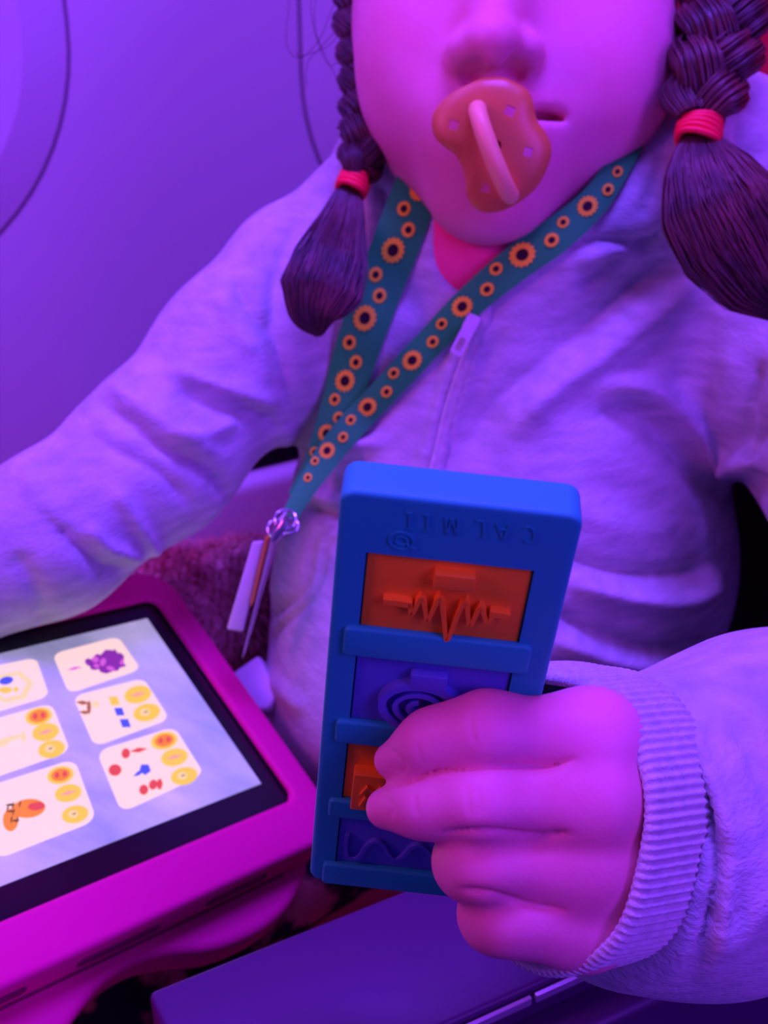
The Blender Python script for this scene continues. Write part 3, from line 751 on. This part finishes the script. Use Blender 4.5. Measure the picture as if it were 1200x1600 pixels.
u, v = pp(775, 228); mb.prism([(u+.0019*math.cos(a), v+.0019*math.sin(a)) for a in np.linspace(0, 2*PI, 16, endpoint=False)], -.0005, .012, (pc, px_, py_, pn))
cut = bpy.data.meshes.new('cut'); cut.from_pydata(np.vstack(mb.V).tolist(), [], mb.F)
bm = bmesh.new(); bm.from_mesh(cut); bmesh.ops.recalc_face_normals(bm, faces=bm.faces); bm.to_mesh(cut); bm.free()
me = boolean_cut(pshield(), cut); me.materials.clear()
o = link('shield', me, M['pac'], pac); me.set_sharp_from_angle(angle=math.radians(40))
A = pc+px_*pp(747, 172)[0]+py_*pp(747, 172)[1]; B = pc+px_*pp(797, 305)[0]+py_*pp(797, 305)[1]
P = []
for t in np.linspace(0, PI, 28): 
    c = (A+B)/2-(B-A)/2*math.cos(t)
    P.append(c+pn*(.0125*math.sin(t)**.75+.0005)-px_*.0016*math.sin(t)) 
mb = MB(); mb.tube(P, .0033, 14); mb.build('handle', M['pac2'], pac, recalc=True, label='pale loop handle')
mb = MB(); mb.tube([pc-pn*.001, pc-pn*.008, pc-pn*.016, pc-pn*.024, pc-pn*.027], [.006, .006, .0085, .007, .002], 14); mb.build('teat', M['pac'], pac)

# =================================================================== LANYARD
lan = root('lanyard', 'green ribbon lanyard printed with sunflowers around the neck', 'lanyard', tuple(at(445, 810, .49)))
def strap(name, rows, fl, lift=0.0):
    R = cr(rows, 10)           # px,py,halfwidth px, depth
    x, y, hw = R[:, 0], R[:, 1], R[:, 2]; dx, dy = np.gradient(x), np.gradient(y); l = np.hypot(dx, dy); nx, ny = -dy/l, dx/l
    dep = []
    for i in range(len(R)):
        ds = [hit(x[i]+nx[i]*k*hw[i], y[i]+ny[i]*k*hw[i], 9) for k in (-1, -.5, 0, .5, 1)]; ds = [d for d in ds if d < 8]
        dep.append(min([R[i, 3]]+[d-.0022 for d in ds]) if ds else R[i, 3])
    dep = np.array(dep)
    # hangs taut: lower envelope smoothed
    for _ in range(14): dep[1:-1] = np.minimum(dep[1:-1], (dep[:-2]+dep[2:])/2)*.5+.5*(dep[:-2]+dep[2:])/2
    cols = np.linspace(-1, 1, 7); V = []
    for i in range(len(R)):
        for c in cols: V.append(at(x[i]+nx[i]*c*hw[i], y[i]+ny[i]*c*hw[i], dep[i]-lift+.0006*c*c))
    for i in range(len(R)):
        for c in cols: V.append(at(x[i]+nx[i]*c*hw[i], y[i]+ny[i]*c*hw[i], dep[i]-lift+.0012+.0006*c*c))
    n = len(R); m = 7; Fs = []; b = n*m
    for i in range(n-1):
        for j in range(m-1):
            a = i*m+j; Fs += [(a, a+1, a+m+1, a+m), (b+a+m, b+a+m+1, b+a+1, b+a)]
        Fs += [(i*m, i*m+m, b+i*m+m, b+i*m), (i*m+m-1, b+i*m+m-1, b+i*m+2*m-1, i*m+2*m-1)]
    Fs += [tuple(range(m))+tuple(b+j for j in range(m-1, -1, -1)), tuple((n-1)*m+j for j in range(m-1, -1, -1))+tuple(b+(n-1)*m+j for j in range(m))]
    mb = MB(); mb.add(V, Fs, 0)
    # printed flowers: ring of petals with a dark centre, a hair above the ribbon
    for fx, fy, fr_ in fl:
        i = int(np.argmin((x-fx)**2+(y-fy)**2)); i = min(max(i, 1), n-2)
        t2 = np.array([x[i+1]-x[i-1], y[i+1]-y[i-1]]); t2 /= np.hypot(*t2); sx = (nx[i], ny[i])
        tt = ((fx-x[i])*t2[0]+(fy-y[i])*t2[1]); st = (at(x[i+1], y[i+1], dep[i+1])-at(x[i-1], y[i-1], dep[i-1])); spx = math.hypot(x[i+1]-x[i-1], y[i+1]-y[i-1])
        def P(du, dv, z):
            X_, Y_ = fx+du, fy+dv
            s_ = (X_-x[i])*t2[0]+(Y_-y[i])*t2[1]; dd = dep[i]+(dep[i+1]-dep[i-1])*s_/spx
            return at(X_, Y_, dd-lift-z)
        N = 28; asp = .86 if name == 'ribbon' else .8
        def ringp(r, z, wav=0): 
            out = []
            for k in range(N):
                a = 2*PI*k/N; rr = r*(1+(wav if k % 2 else -wav)); du, dv = rr*math.cos(a), rr*math.sin(a)
                # narrow across the ribbon as it turns
                c_ = du*sx[0]+dv*sx[1]; q = c_*(asp-1); out.append(P(du+q*sx[0], dv+q*sx[1], z))
            return out
        V_ = ringp(fr_, .00035, .09)+ringp(fr_*.5, .0005)+ringp(fr_*.5, .00055)
        mb.add(V_[:2*N], [(k, (k+1) % N, (k+1) % N+N, k+N) for k in range(N)], 1)
        mb.add(V_[2*N:], [tuple(range(N))], 2)
    return mb.build(name, [M['green'], M['petal'], M['seed']], lan, recalc=False, smooth=False)
strap('ribbon', [(668, 262, 32, .53), (652, 290, 35, .53), (632, 345, 37, .53), (615, 392, 37, .53), (590, 455, 37, .53), (570, 510, 36, .53), (552, 565, 34, .53), (535, 620, 30, .53), (512, 680, 24, .53), (490, 732, 18, .525), (463, 778, 15, .52)],
  [(655, 297, 17), (631, 326, 12), (638, 359, 12), (614, 391, 20), (587, 429, 12), (593, 462, 12), (570, 497, 20), (546, 535, 11.5), (556, 566, 11), (539, 595, 17), (523, 624, 9.5), (529, 653, 9.5), (510, 677, 14), (491, 706, 8)])
strap('ribbon', [(1000, 205, 15, .55), (965, 262, 20, .545), (925, 318, 24, .54), (868, 368, 28, .53), (815, 405, 28, .53), (765, 445, 26, .53), (720, 485, 24, .53), (680, 527, 23, .53), (642, 567, 23, .53), (605, 607, 22, .53), (570, 643, 22, .53), (535, 682, 22, .53), (505, 722, 20, .52), (480, 760, 16, .515), (452, 806, 13, .51)],
  [(965, 268, 9), (950, 296, 10), (918, 322, 17), (880, 347, 10), (862, 375, 12), (816, 398, 21), (775, 420, 11), (761, 452, 11.5), (722, 479, 17), (690, 506, 9.5), (676, 534, 10), (644, 563, 16), (615, 583, 9.5), (604, 612, 9.5), (574, 636, 15), (548, 656, 8.5), (536, 683, 8.5), (511, 704, 13), (492, 720, 7), (481, 746, 7)], .0016)
# ring and clip
mb = MB(); c = at(446, 812, .505)
for ox, oy, r in ((0, 0, .0042), (-14, 14, .0036), (8, 10, .003)):
    cc = at(446+ox, 812+oy, .503); th = np.linspace(0, 2*PI, 25)
    mb.tube(cc+np.outer(np.cos(th)*r, RX)+np.outer(np.sin(th)*r, UV)*.9+np.outer(np.sin(th)*r*.4, DV), .0006, 7, cap=False)
mb.build('split_ring', M['metal'], lan)
mb = MB(); mb.tube([at(440, 800, .503), at(444, 815, .503), at(432, 836, .502), at(426, 846, .502)], [.0022, .003, .0022, .001], 10); mb.build('lobster_clasp', M['metal'], lan)

# hanging cards
def card(nm, quad, thick, m, lab, cat, d):
    Vt = [at(*q) for q in quad]; n = unit(np.cross(np.array(Vt[1])-Vt[0], np.array(Vt[3])-Vt[0])); n = n if n@DV > 0 else -n
    mb = MB(); mb.add(Vt+[v+n*thick for v in Vt], [(0, 1, 2, 3), (7, 6, 5, 4), (0, 4, 5, 1), (1, 5, 6, 2), (2, 6, 7, 3), (3, 7, 4, 0)])
    return tag(mb.build(nm, m, bevel=.0009, seg=3), lab, cat)
card('badge_card', [(394, 848, .512), (412, 846, .512), (380, 988, .522), (354, 984, .522)], .0025, M['white'], 'narrow white badge card hanging edge-on from the lanyard ring', 'badge', 0)
card('key_tag', [(415, 842, .507), (423, 838, .507), (398, 940, .515), (391, 950, .515)], .004, M['tan'], 'thin tan tag hanging between white card and clear sleeve', 'tag', 0)
card('card_sleeve', [(425, 838, .503), (438, 830, .503), (384, 1020, .515), (378, 1030, .515)], .0012, M['clear'], 'clear plastic card sleeve hanging beside the hoodie zip', 'sleeve', 0)

# =================================================================== SENSORY TOY
TD = .27
O = at(532, 766, TD); ex = unit(383*RX-42*UV)
ev = unit(-.188*RX-1.21*UV+1.0*DV); ev = unit(ev-(ev@ex)*ex); nn = np.cross(ex, ev); nn = nn if nn@DV < 0 else -nn
WD = 385/F*TD
def duv(x, y): p = on_plane(x, y, O, nn)-O; return np.array([p@ex, p@ev])
LN = (duv(456, 1372)[1]+duv(690, 1397)[1])/2
print('toy', WD, LN, duv(456, 1372), duv(915, 810), duv(835, 1085))
TH = .0118; dfr = (O, ex, ev, nn)
toy = root('sensory_toy', 'blue rectangular silicone fidget toy with orange panels held upright', 'toy', tuple(O+ev*LN))
# keep the body square at its far end
def rr(u0, v0, u1, v1, r): return rrect((u0+u1)/2, (v0+v1)/2, (u1-u0)/2, (v1-v0)/2, r, 5)
mb = MB(); mb.prism(rr(0, 0, WD, LN, .0035), -TH, 0, dfr)
me = bpy.data.meshes.new('toy_body'); me.from_pydata(np.vstack(mb.V).tolist(), [], mb.F)
bm = bmesh.new(); bm.from_mesh(me); bmesh.ops.recalc_face_normals(bm, faces=bm.faces)
ed = [e for e in bm.edges if len(e.link_faces) == 2 and e.calc_face_angle() > 1.0]
bmesh.ops.bevel(bm, geom=ed, offset=.0016, segments=4, profile=.6, affect='EDGES'); bm.to_mesh(me); bm.free()
def rect_of(pts):
    q = np.array([duv(*p) for p in pts]); return q[:, 0].min(), q[:, 1].min(), q[:, 0].max(), q[:, 1].max()
def rect4(tl, tr, bl, br):
    a, b, c, d = duv(*tl), duv(*tr), duv(*bl), duv(*br)
    return ((a[0]+c[0])/2, (a[1]+b[1])/2, (b[0]+d[0])/2, (c[1]+d[1])/2)
p1 = rect4((576, 863), (840, 893), (557, 978), (806, 1008))
pu0, pu1 = p1[0], p1[2]
v2a = duv(549, 1022)[1]; v2b = duv(537, 1124)[1]; v3a = duv(526, 1157)[1]; v3b = duv(514, 1246)[1]; v4a = duv(509, 1272)[1]; v4b = duv(500, 1345)[1]
print('panel1', p1, 'u2', duv(549, 1022), duv(790, 1048), 'u3', duv(526, 1157), 'u4', duv(509, 1272))
PN = [(p1[1], p1[3]), (v2a, v2b), (v3a, v3b), (v4a, v4b)]
mb = MB()
for a, b in PN: mb.prism([(pu0, a), (pu1, a), (pu1, b), (pu0, b)], -.0022, .01, dfr)
cut = bpy.data.meshes.new('cut'); cut.from_pydata(np.vstack(mb.V).tolist(), [], mb.F)
bm = bmesh.new(); bm.from_mesh(cut); bmesh.ops.recalc_face_normals(bm, faces=bm.faces); bm.to_mesh(cut); bm.free()
me = boolean_cut(me, cut); me.materials.clear(); o = link('toy_body', me, M['dev_blue'], toy); me.set_sharp_from_angle(angle=math.radians(35))
panels = []
for i, (a, b) in enumerate(PN):
    m = M['dev_orange'] if i % 2 == 0 else M['dev_panel']; g = .00035
    mb = MB(); mb.prism([(pu0+g, a+g), (pu1-g, a+g), (pu1-g, b-.0001), (pu0+g, b-.0001)], -.0022, -.0007, dfr)
    panels.append(mb.build('panel', m, toy, bevel=.0002, label=['orange panel with a pulse line', 'violet-blue panel with a spiral', 'orange panel with a raised square', 'violet-blue panel with a wave line'][i]))
    # ledge below each panel
    mb = MB(); hb = (PN[i+1][0]-b) if i < 3 else duv(487, 1374)[1]-b; hb = max(hb, .004)
    mb.prism(rr(pu0-.0032, b-.0004, pu1+.0032, b+hb-.0004, .0013), -.001, .0013, dfr); mb.build('ledge', M['dev_bar'], toy, bevel=.0007, seg=3)
def stroke(mb, pts, w, z0, z1, close=False):
    """ribbon of width w following px points, raised"""
    q = np.array([duv(*p) for p in pts]); n = len(q)
    t = np.gradient(q, axis=0); t /= np.linalg.norm(t, axis=1)[:, None]; nv = np.stack([-t[:, 1], t[:, 0]], 1)
    V = []
    for k, (s, z) in enumerate(((-1, z0), (-.8, z1), (.8, z1), (1, z0))):
        for i in range(n): V.append(O+ex*(q[i, 0]+nv[i, 0]*s*w/2)+ev*(q[i, 1]+nv[i, 1]*s*w/2)+nn*z)
    Fs = [(k*n+i, k*n+i+1, (k+1)*n+i+1, (k+1)*n+i) for k in range(3) for i in range(n-1)]+[(0, n, 2*n, 3*n), (n-1, 4*n-1, 3*n-1, 2*n-1)]
    mb.add(V, Fs)
# panel 1: grip and pulse line
def grip(i, tl, tr, bl, br, z):
    r = rect4(tl, tr, bl, br); mb = MB(); mb.prism([(r[0], r[1]), (r[2], r[1]), (r[2], r[3]), (r[0], r[3])], -.001, z, dfr)
    sub(mb.build('grip', M['dev_orange'] if i % 2 == 0 else M['dev_panel'], panels[i], bevel=.0004), panels[i])
bpy.context.view_layer.update()
grip(0, (680, 888), (744, 893), (676, 911), (740, 916), .0022)
grip(1, (642, 1046), (700, 1050), (640, 1068), (697, 1074), .0020)
mb = MB(); stroke(mb, [(599, 935), (620, 937), (643, 941)], .0020, -.001, .0013)
stroke(mb, cr([(641, 938), (643, 955), (650, 944), (659, 929), (664, 945), (668, 965), (676, 950), (688, 929), (692, 950), (695, 975), (698, 995), (706, 980), (716, 955), (728, 935), (731, 955), (734, 972), (741, 962), (751, 944), (757, 958), (762, 968), (770, 958)], 4), .00125, -.001, .0013)
stroke(mb, [(765, 954), (780, 956), (796, 959)], .0020, -.001, .0013)
sub(mb.build('pulse_line', M['dev_orange'], panels[0]), panels[0])
mb = MB(); sp = [(658+(64-49*(t/(4.6*PI)))*math.cos(t+2.6), 1101+(35-27*(t/(4.6*PI)))*math.sin(t+2.6)+.1*(64-49*(t/(4.6*PI)))*math.cos(t+2.6)) for t in np.linspace(0, 4.6*PI, 110)]
stroke(mb, sp, .0015, -.001, .0016); ring = [(658+61*math.cos(t), 1101+34*math.sin(t)+6*math.cos(t)) for t in np.linspace(0, 2*PI, 50)]
stroke(mb, ring, .0022, -.001, .0019); sub(mb.build('spiral', M['dev_panel'], panels[1]), panels[1])
r = rect4((556, 1197), (600, 1202), (546, 1252), (597, 1256)); mb = MB(); mb.prism([(r[0], r[1]), (r[2]+.003, r[1]), (r[2]+.003, r[3]), (r[0], r[3])], -.001, .0028, dfr)
zz = mb.build('raised_square', M['dev_orange'], panels[2], bevel=.0004); sub(zz, panels[2])
mb = MB(); stroke(mb, [(566, 1226), (576, 1214), (588, 1226), (598, 1215)], .0010, .0026, .0036); stroke(mb, [(564, 1244), (574, 1230), (584, 1240), (596, 1230)], .0010, .0026, .0036)
sub(mb.build('ridge', M['dev_orange'], panels[2]), panels[2])
mb = MB(); stroke(mb, cr([(543, 1303), (540, 1325), (545, 1338), (560, 1338), (572, 1322), (585, 1314), (598, 1318), (606, 1332), (618, 1341), (632, 1335), (642, 1324), (655, 1320), (668, 1328), (674, 1342)], 6), .0013, -.001, .0006)
sub(mb.build('wave_line', M['dev_panel'], panels[3]), panels[3])
# embossed lettering, upside down as the toy is held, and the round emblem
def letter(mb, cx, cy, strokes, w=11, h=12.5):
    # local coords x right, y up in reading direction; turned 180 degrees on the toy, following the slanted top edge
    for s in strokes:
        pts = []
        for X_, Y_ in s:
            a, b = -X_*w, -Y_*h; pts.append((cx+a, cy-b+a*.11))
        stroke(mb, pts, .00042, -.0001, .00034)
mb = MB()
I_ = [[(0, 1), (0, 0), (0, -1)], [(-.45, 1), (0, 1), (.45, 1)], [(-.45, -1), (0, -1), (.45, -1)]]
Mm = [[(-.9, -1), (-.8, 0), (-.75, 1)], [(-.75, 1), (-.4, .1), (0, -.9)], [(0, -.9), (.4, .1), (.75, 1)], [(.75, 1), (.8, 0), (.9, -1)]]
Ll = [[(-.5, 1), (-.5, 0), (-.5, -1)], [(-.5, -1), (0, -1), (.6, -1)], [(-.8, 1), (-.5, 1), (-.2, 1)]]
Aa = [[(-.9, -1), (-.45, 0), (0, 1)], [(0, 1), (.45, 0), (.9, -1)], [(-.5, -.35), (0, -.35), (.5, -.35)]]
Cc = [[(.8*math.cos(t), math.sin(t)) for t in np.linspace(.8, 2*PI-.8, 14)]]
for x, y, g in ((640, 814, I_), (667.5, 817, I_), (706, 822, Mm), (750, 826, Ll), (786, 831, Aa), (826, 835, Cc)): letter(mb, x, y, g)
mb.build('lettering', M['dev_blue'], toy)
mb = MB(); el = lambda a, b, r0=0, r1=2*PI, n=30: [(627+a*math.cos(t), 844+b*math.sin(t)+.1*a*math.cos(t)) for t in np.linspace(r0, r1, n)]
stroke(mb, el(19, 13), .0005, -.0001, .0004); stroke(mb, el(9, 6.5, -2.6, 2.9), .00045, -.0001, .0004); stroke(mb, [(634, 848), (641, 855), (650, 857)], .00045, -.0001, .0004)
mb.build('round_emblem', M['dev_blue'], toy)

# =================================================================== TABLET + CASE
tA = at(230, 966, .55); V2_ = unit(-(.8815*RX+.175*UV+1.0*DV)); tB0 = at(408, 1224, .55*.936)
t1 = unit(tB0-tA); t2 = unit(V2_-(V2_@t1)*t1); tn = np.cross(t1, t2); tn = tn if tn@DV < 0 else -tn
tfr = (tA, t1, t2, tn)        # u: along the right edge of the screen, v: to the left
def tuv(x, y, off=0): p = on_plane(x, y, tA+tn*off, tn)-tA; return np.array([p@t1, p@t2])
SU = np.linalg.norm(tB0-tA); SV = .150
print('tablet', SU, 'bezel corner', tuv(445, 1238), tuv(222, 950), 'case', tuv(475, 1175), tuv(280, 930), tuv(0, 1465), tuv(0, 1390))
M['screen'] = mat('lit_screen', (.24,.26,.33), .3, .3, col2=(.50,.46,.52), nscale=22, nstretch=(1,1.8,.6), emit=(1,1,1), estr=.72, contrast=(.35,.75), detail=5)
def em(name, c, s=.85): return mat(name, tuple(x*.1 for x in c), .3, .3, emit=c, estr=s)
M['c_white'] = em('lit_white_card', (1.0,.66,.66), .95); M['c_or'] = em('lit_orange', (1,.26,.05)); M['c_yel'] = em('lit_yellow', (1,.62,.10)); M['c_pink'] = em('lit_pink', (1,.38,.35))
M['c_red'] = em('lit_red', (.85,.08,.10)); M['c_blue'] = em('lit_blue', (.09,.10,.85)); M['c_pur'] = em('lit_purple', (.28,.03,.45)); M['c_mag'] = em('lit_magenta', (.75,.12,.75)); M['c_br'] = em('lit_brown', (.45,.13,.08)); M['c_pale'] = em('lit_pale_yellow', (1,.72,.4)); M['c_dk'] = em('lit_dark', (.12,.04,.05))
tab = root('tablet', 'tablet computer showing game cards on its lit screen', 'tablet', tuple(tA))
mb = MB(); b0_, b1_ = -.0085, SU+.0125
mb.prism(rrect((b0_+b1_)/2, SV/2, (b1_-b0_)/2, SV/2+.009, .006, 5), -.008, -.0004, tfr); mb.build('glass_front', M['bezel'], tab, bevel=.001)
mb = MB(); mb.prism([(0, 0), (SU, 0), (SU, SV), (0, SV)], -.0006, 0, tfr); scr = mb.build('screen', M['screen'], tab, smooth=False)
bpy.context.view_layer.update()
def quadcard(q, col, z, r=.14):
    q = np.array([tuv(*p) for p in q]); mb = MB(); poly = []
    for a, b in rrect(.5, .5, .5, .5, r, 5): poly.append(tuple((q[0]*(1-a)+q[1]*a)*(1-b)+(q[3]*(1-a)+q[2]*a)*b))
    mb.prism(poly, 0, z, tfr); sub(mb.build('card_picture', M[col], scr, smooth=False), scr)
for q in ([(82,1022),(184,995),(220,1046),(108,1084)], [(114,1088),(224,1060),(265,1124),(148,1167)], [(151,1174),(272,1136),(319,1210),(190,1270)],
          [(-52,1050),(56,1028),(77,1088),(-36,1122)], [(-52,1136),(80,1099),(110,1174),(-28,1222)], [(-40,1236),(116,1186),(151,1282),(-8,1344)]): quadcard(q, 'c_white', .0002)
def blob(name, items):
    for c, cx, cy, rx, ry, z, nside, rot in items:
        mb = MB()
        P = [(cx+rx*math.cos(t)*math.cos(rot)-ry*math.sin(t)*math.sin(rot), cy+rx*math.cos(t)*math.sin(rot)+ry*math.sin(t)*math.cos(rot)) for t in np.linspace(0, 2*PI, nside, endpoint=False)]
        mb.prism([tuple(tuv(*p)) for p in P], 0, z, tfr)
        nm = 'round_button' if nside == 24 else 'card_symbol'
        sub(mb.build(nm, M[c], scr, smooth=False), scr)
C5 = lambda x, y: (x/2.5, 950+y/2.5)
it = []
def but(x, y, kind):
    X_, Y_ = C5(x, y); it.append(('c_yel', X_, Y_, 21, 13.5, .0004, 24, -.2))
    if kind == 0: it.append(('c_or', X_, Y_, 15, 9.5, .0006, 20, -.2)); it.append(('c_red', X_-6, Y_+1, 3.5, 4.5, .0008, 10, 0)); it.append(('c_red', X_+6, Y_-1, 3.5, 4.5, .0008, 10, 0))
    if kind == 1: it.append(('c_pink', X_, Y_, 13, 3, .0006, 4, -.25+0))
    if kind == 2: it.append(('c_pale', X_-3, Y_, 8, 6, .0006, 6, 0)); it.append(('c_br', X_-2, Y_, 4, 1.4, .0008, 4, -.3))
for x, y, k in ((640, 520, 0), (680, 585, 1), (718, 658, 2), (537, 340, 1), (572, 410, 2), (150, 425, 0), (177, 487, 1), (200, 553, 2), (235, 655, 0), (265, 725, 1), (292, 808, 2)): but(x, y, k)
def add(col, x, y, rx, ry, n, rot, z=.0005): X_, Y_ = C5(x, y); it.append((col, X_, Y_, rx/2.5, ry/2.5, z, n, rot))
add('c_yel', 445, 365, 26, 20, 4, .6); add('c_blue', 465, 407, 24, 18, 4, .6); add('c_blue', 488, 452, 26, 19, 4, .6)
add('c_br', 322, 372, 26, 8, 4, .1); add('c_br', 346, 390, 8, 26, 8, 0); add('c_br', 330, 410, 22, 7, 4, .1); add('c_pale', 372, 378, 14, 12, 8, 0)
for x, y, a, b in ((385, 210, 30, 28), (420, 190, 26, 28), (440, 225, 34, 26), (410, 240, 28, 18), (462, 200, 24, 22), (375, 230, 26, 14), (350, 215, 22, 14)): add('c_pur', x, y, a, b, 7, x*.1)
for x, y, a, b in ((370, 205, 14, 12), (400, 215, 12, 16), (430, 240, 18, 8), (375, 230, 12, 8), (475, 215, 8, 12)): add('c_mag', x, y, a, b, 6, .3, .0008)
add('c_pur', 445, 175, 12, 22, 3, -1.4); add('c_pur', 478, 225, 14, 14, 3, .2); add('c_pur', 412, 245, 12, 16, 3, 1.5); add('c_mag', 290, 238, 28, 5, 4, -.2)
add('c_red', 540, 557, 34, 9, 4, -.15); add('c_red', 490, 570, 17, 20, 8, 0); add('c_red', 448, 635, 25, 22, 16, 0); add('c_red', 560, 712, 18, 20, 8, 0); add('c_red', 597, 692, 17, 20, 8, .3); add('c_red', 622, 690, 12, 22, 6, 0)
add('c_blue', 565, 632, 24, 22, 5, .3); add('c_blue', 540, 648, 24, 8, 4, -.5)
add('c_or', 110, 785, 66, 36, 18, -.1); add('c_red', 140, 778, 34, 16, 12, -.1, .0007); add('c_or', 40, 830, 30, 44, 14, 0)
for x, y in ((28, 785), (48, 775), (50, 800), (42, 830), (66, 832), (75, 770)): add('c_dk', x, y, 3, 16, 4, .2, .0009)
for x, y in ((38, 772), (40, 798), (58, 835)): add('c_dk', x, y, 16, 3, 4, -.1, .0009)
add('c_pale', 45, 310, 85, 62, 6, -.2); add('c_white', 40, 310, 66, 46, 6, -.2, .0006); add('c_blue', 22, 288, 28, 15, 12, -.2, .0008); add('c_yel', 20, 325, 26, 12, 8, 0, .0008); add('c_yel', 60, 322, 10, 10, 6, 0, .0008)
add('c_pale', 45, 510, 55, 9, 4, -.2); add('c_pale', 90, 505, 9, 22, 6, -.1); add('c_pale', 10, 530, 30, 12, 6, -.3)
blob('card_symbol', it)

case = root('tablet_case', 'bright magenta foam tablet case with slots and a chunky stand handle', 'case', tuple(tA-tn*.02))
mb = MB(); u0, u1 = b0_-.0155, b1_+.0205; v0, v1 = -.009-.0135, SV+.009+.0135
oo = rrect((u0+u1)/2, (v0+v1)/2, (u1-u0)/2, (v1-v0)/2, .016, 8); ii = rrect((b0_+b1_)/2, SV/2, (b1_-b0_)/2-.0006, SV/2+.0084, .005, 8)
k = len(oo); O_, a_, b_, n_ = tfr; V = []
for L_, z in ((ii, .0005), (ii, .0030), (oo, .0020), (oo, -.0200)): V += [O_+u*a_+v*b_+z*n_ for u, v in L_]
Fs = [(j*k+i, j*k+(i+1) % k, (j+1)*k+(i+1) % k, (j+1)*k+i) for j in range(3) for i in range(k)]+[tuple(range(3*k, 4*k))]
mb.add(V, Fs); mb.build('case_shell', M['case'], case, bevel=.0035, seg=4, angle=50)
# near side wall: slots and recess band, their shade put into darker foam colour
mb = MB(); sfr_ = (tA+t1*u1, t2, tn, t1)
for a, b in ((.018, .048), (.070, .105), (.125, .150)): mb.prism(rrect((a+b)/2, -.0072, (b-a)/2, .0023, .002, 4), -.002, .0006, sfr_)
mb.build('speaker_slot', M['case_shade'], case)
mb = MB(); mb.prism(rrect(SV/2, -.0158, SV/2-.004, .0024, .002, 4), -.002, .0004, sfr_); mb.build('side_shade_band', M['case_shade'], case)
hp = [(-60, 1560), (0, 1528), (120, 1480), (250, 1430), (360, 1375), (455, 1335), (482, 1350), (470, 1385), (447, 1422), (405, 1456), (340, 1482), (270, 1489), (215, 1503), (165, 1535), (130, 1575), (95, 1625), (0, 1760), (-120, 1760)]
hp = cr(hp, 4); mb = MB(); mb.prism([tuple(tuv(x, y, -.0165)) for x, y in hp], -.032, -.016, tfr); mb.build('stand_handle', M['case'], case, bevel=.005, seg=4, angle=60)

# =================================================================== SMALL THINGS BY THE SEAT
def fur_sdf(P):
    d = ell(P, at(330, 985, .640), (.048, .036, .035)); d = smin(d, ell(P, at(225, 955, .635), (.035, .028, .03)), .02)
    return smin(d, ell(P, at(385, 930, .645), (.024, .026, .03)), .015)
V, Q = mesh_sdf(fur_sdf, at(300, 950, .64)-.12, at(300, 950, .64)+.12, .004)
toyp = root('plush_toy', 'fuzzy brown plush lying between the child and the cabin wall', 'plush', tuple(at(300, 1040, .64)))
link('plush_body', np_mesh('plush_body', V, Q), M['brown'], toyp)
N = vnorm(V, Q); ids = rng.integers(0, len(V), 9000); b = V[ids]; nd = N[ids]+rng.normal(0, .35, (9000, 3)); nd /= np.linalg.norm(nd, axis=1)[:, None]
l = rng.uniform(.005, .012, 9000); P = np.stack([b+nd*(l*s)[:, None]+np.array([0, 0, -.004])*s*s for s in (0, .35, .7, 1)], 1)
v, q = fibres(P, np.array([.0006, .0005, .0004, .0001])[None], 3); link('fur', np_mesh('fur', v, q), M['brown'], toyp, kind='stuff')
bx = on_plane(410, 1085, at(410, 1085, .575), Z)
mb = MB(); fr = (at(408, 1083, .572), unit(at(445, 1120, .572)-at(408, 1045, .585)), unit(at(380, 1100, .572)-at(408, 1083, .572)), unit(np.cross(unit(at(445, 1120, .572)-at(408, 1045, .585)), unit(at(380, 1100, .572)-at(408, 1083, .572)))))
q = [tuple(((at(x, y, .572)-fr[0])@fr[1], (at(x, y, .572)-fr[0])@fr[2])) for x, y in ((368, 1058), (410, 1028), (456, 1105), (440, 1128), (418, 1128))]
mb.prism(q, -.012, 0, fr) ; tag(mb.build('plastic_box', M['white'], bevel=.002), 'pale rounded plastic box wedged between tablet case and hoodie hem', 'box')
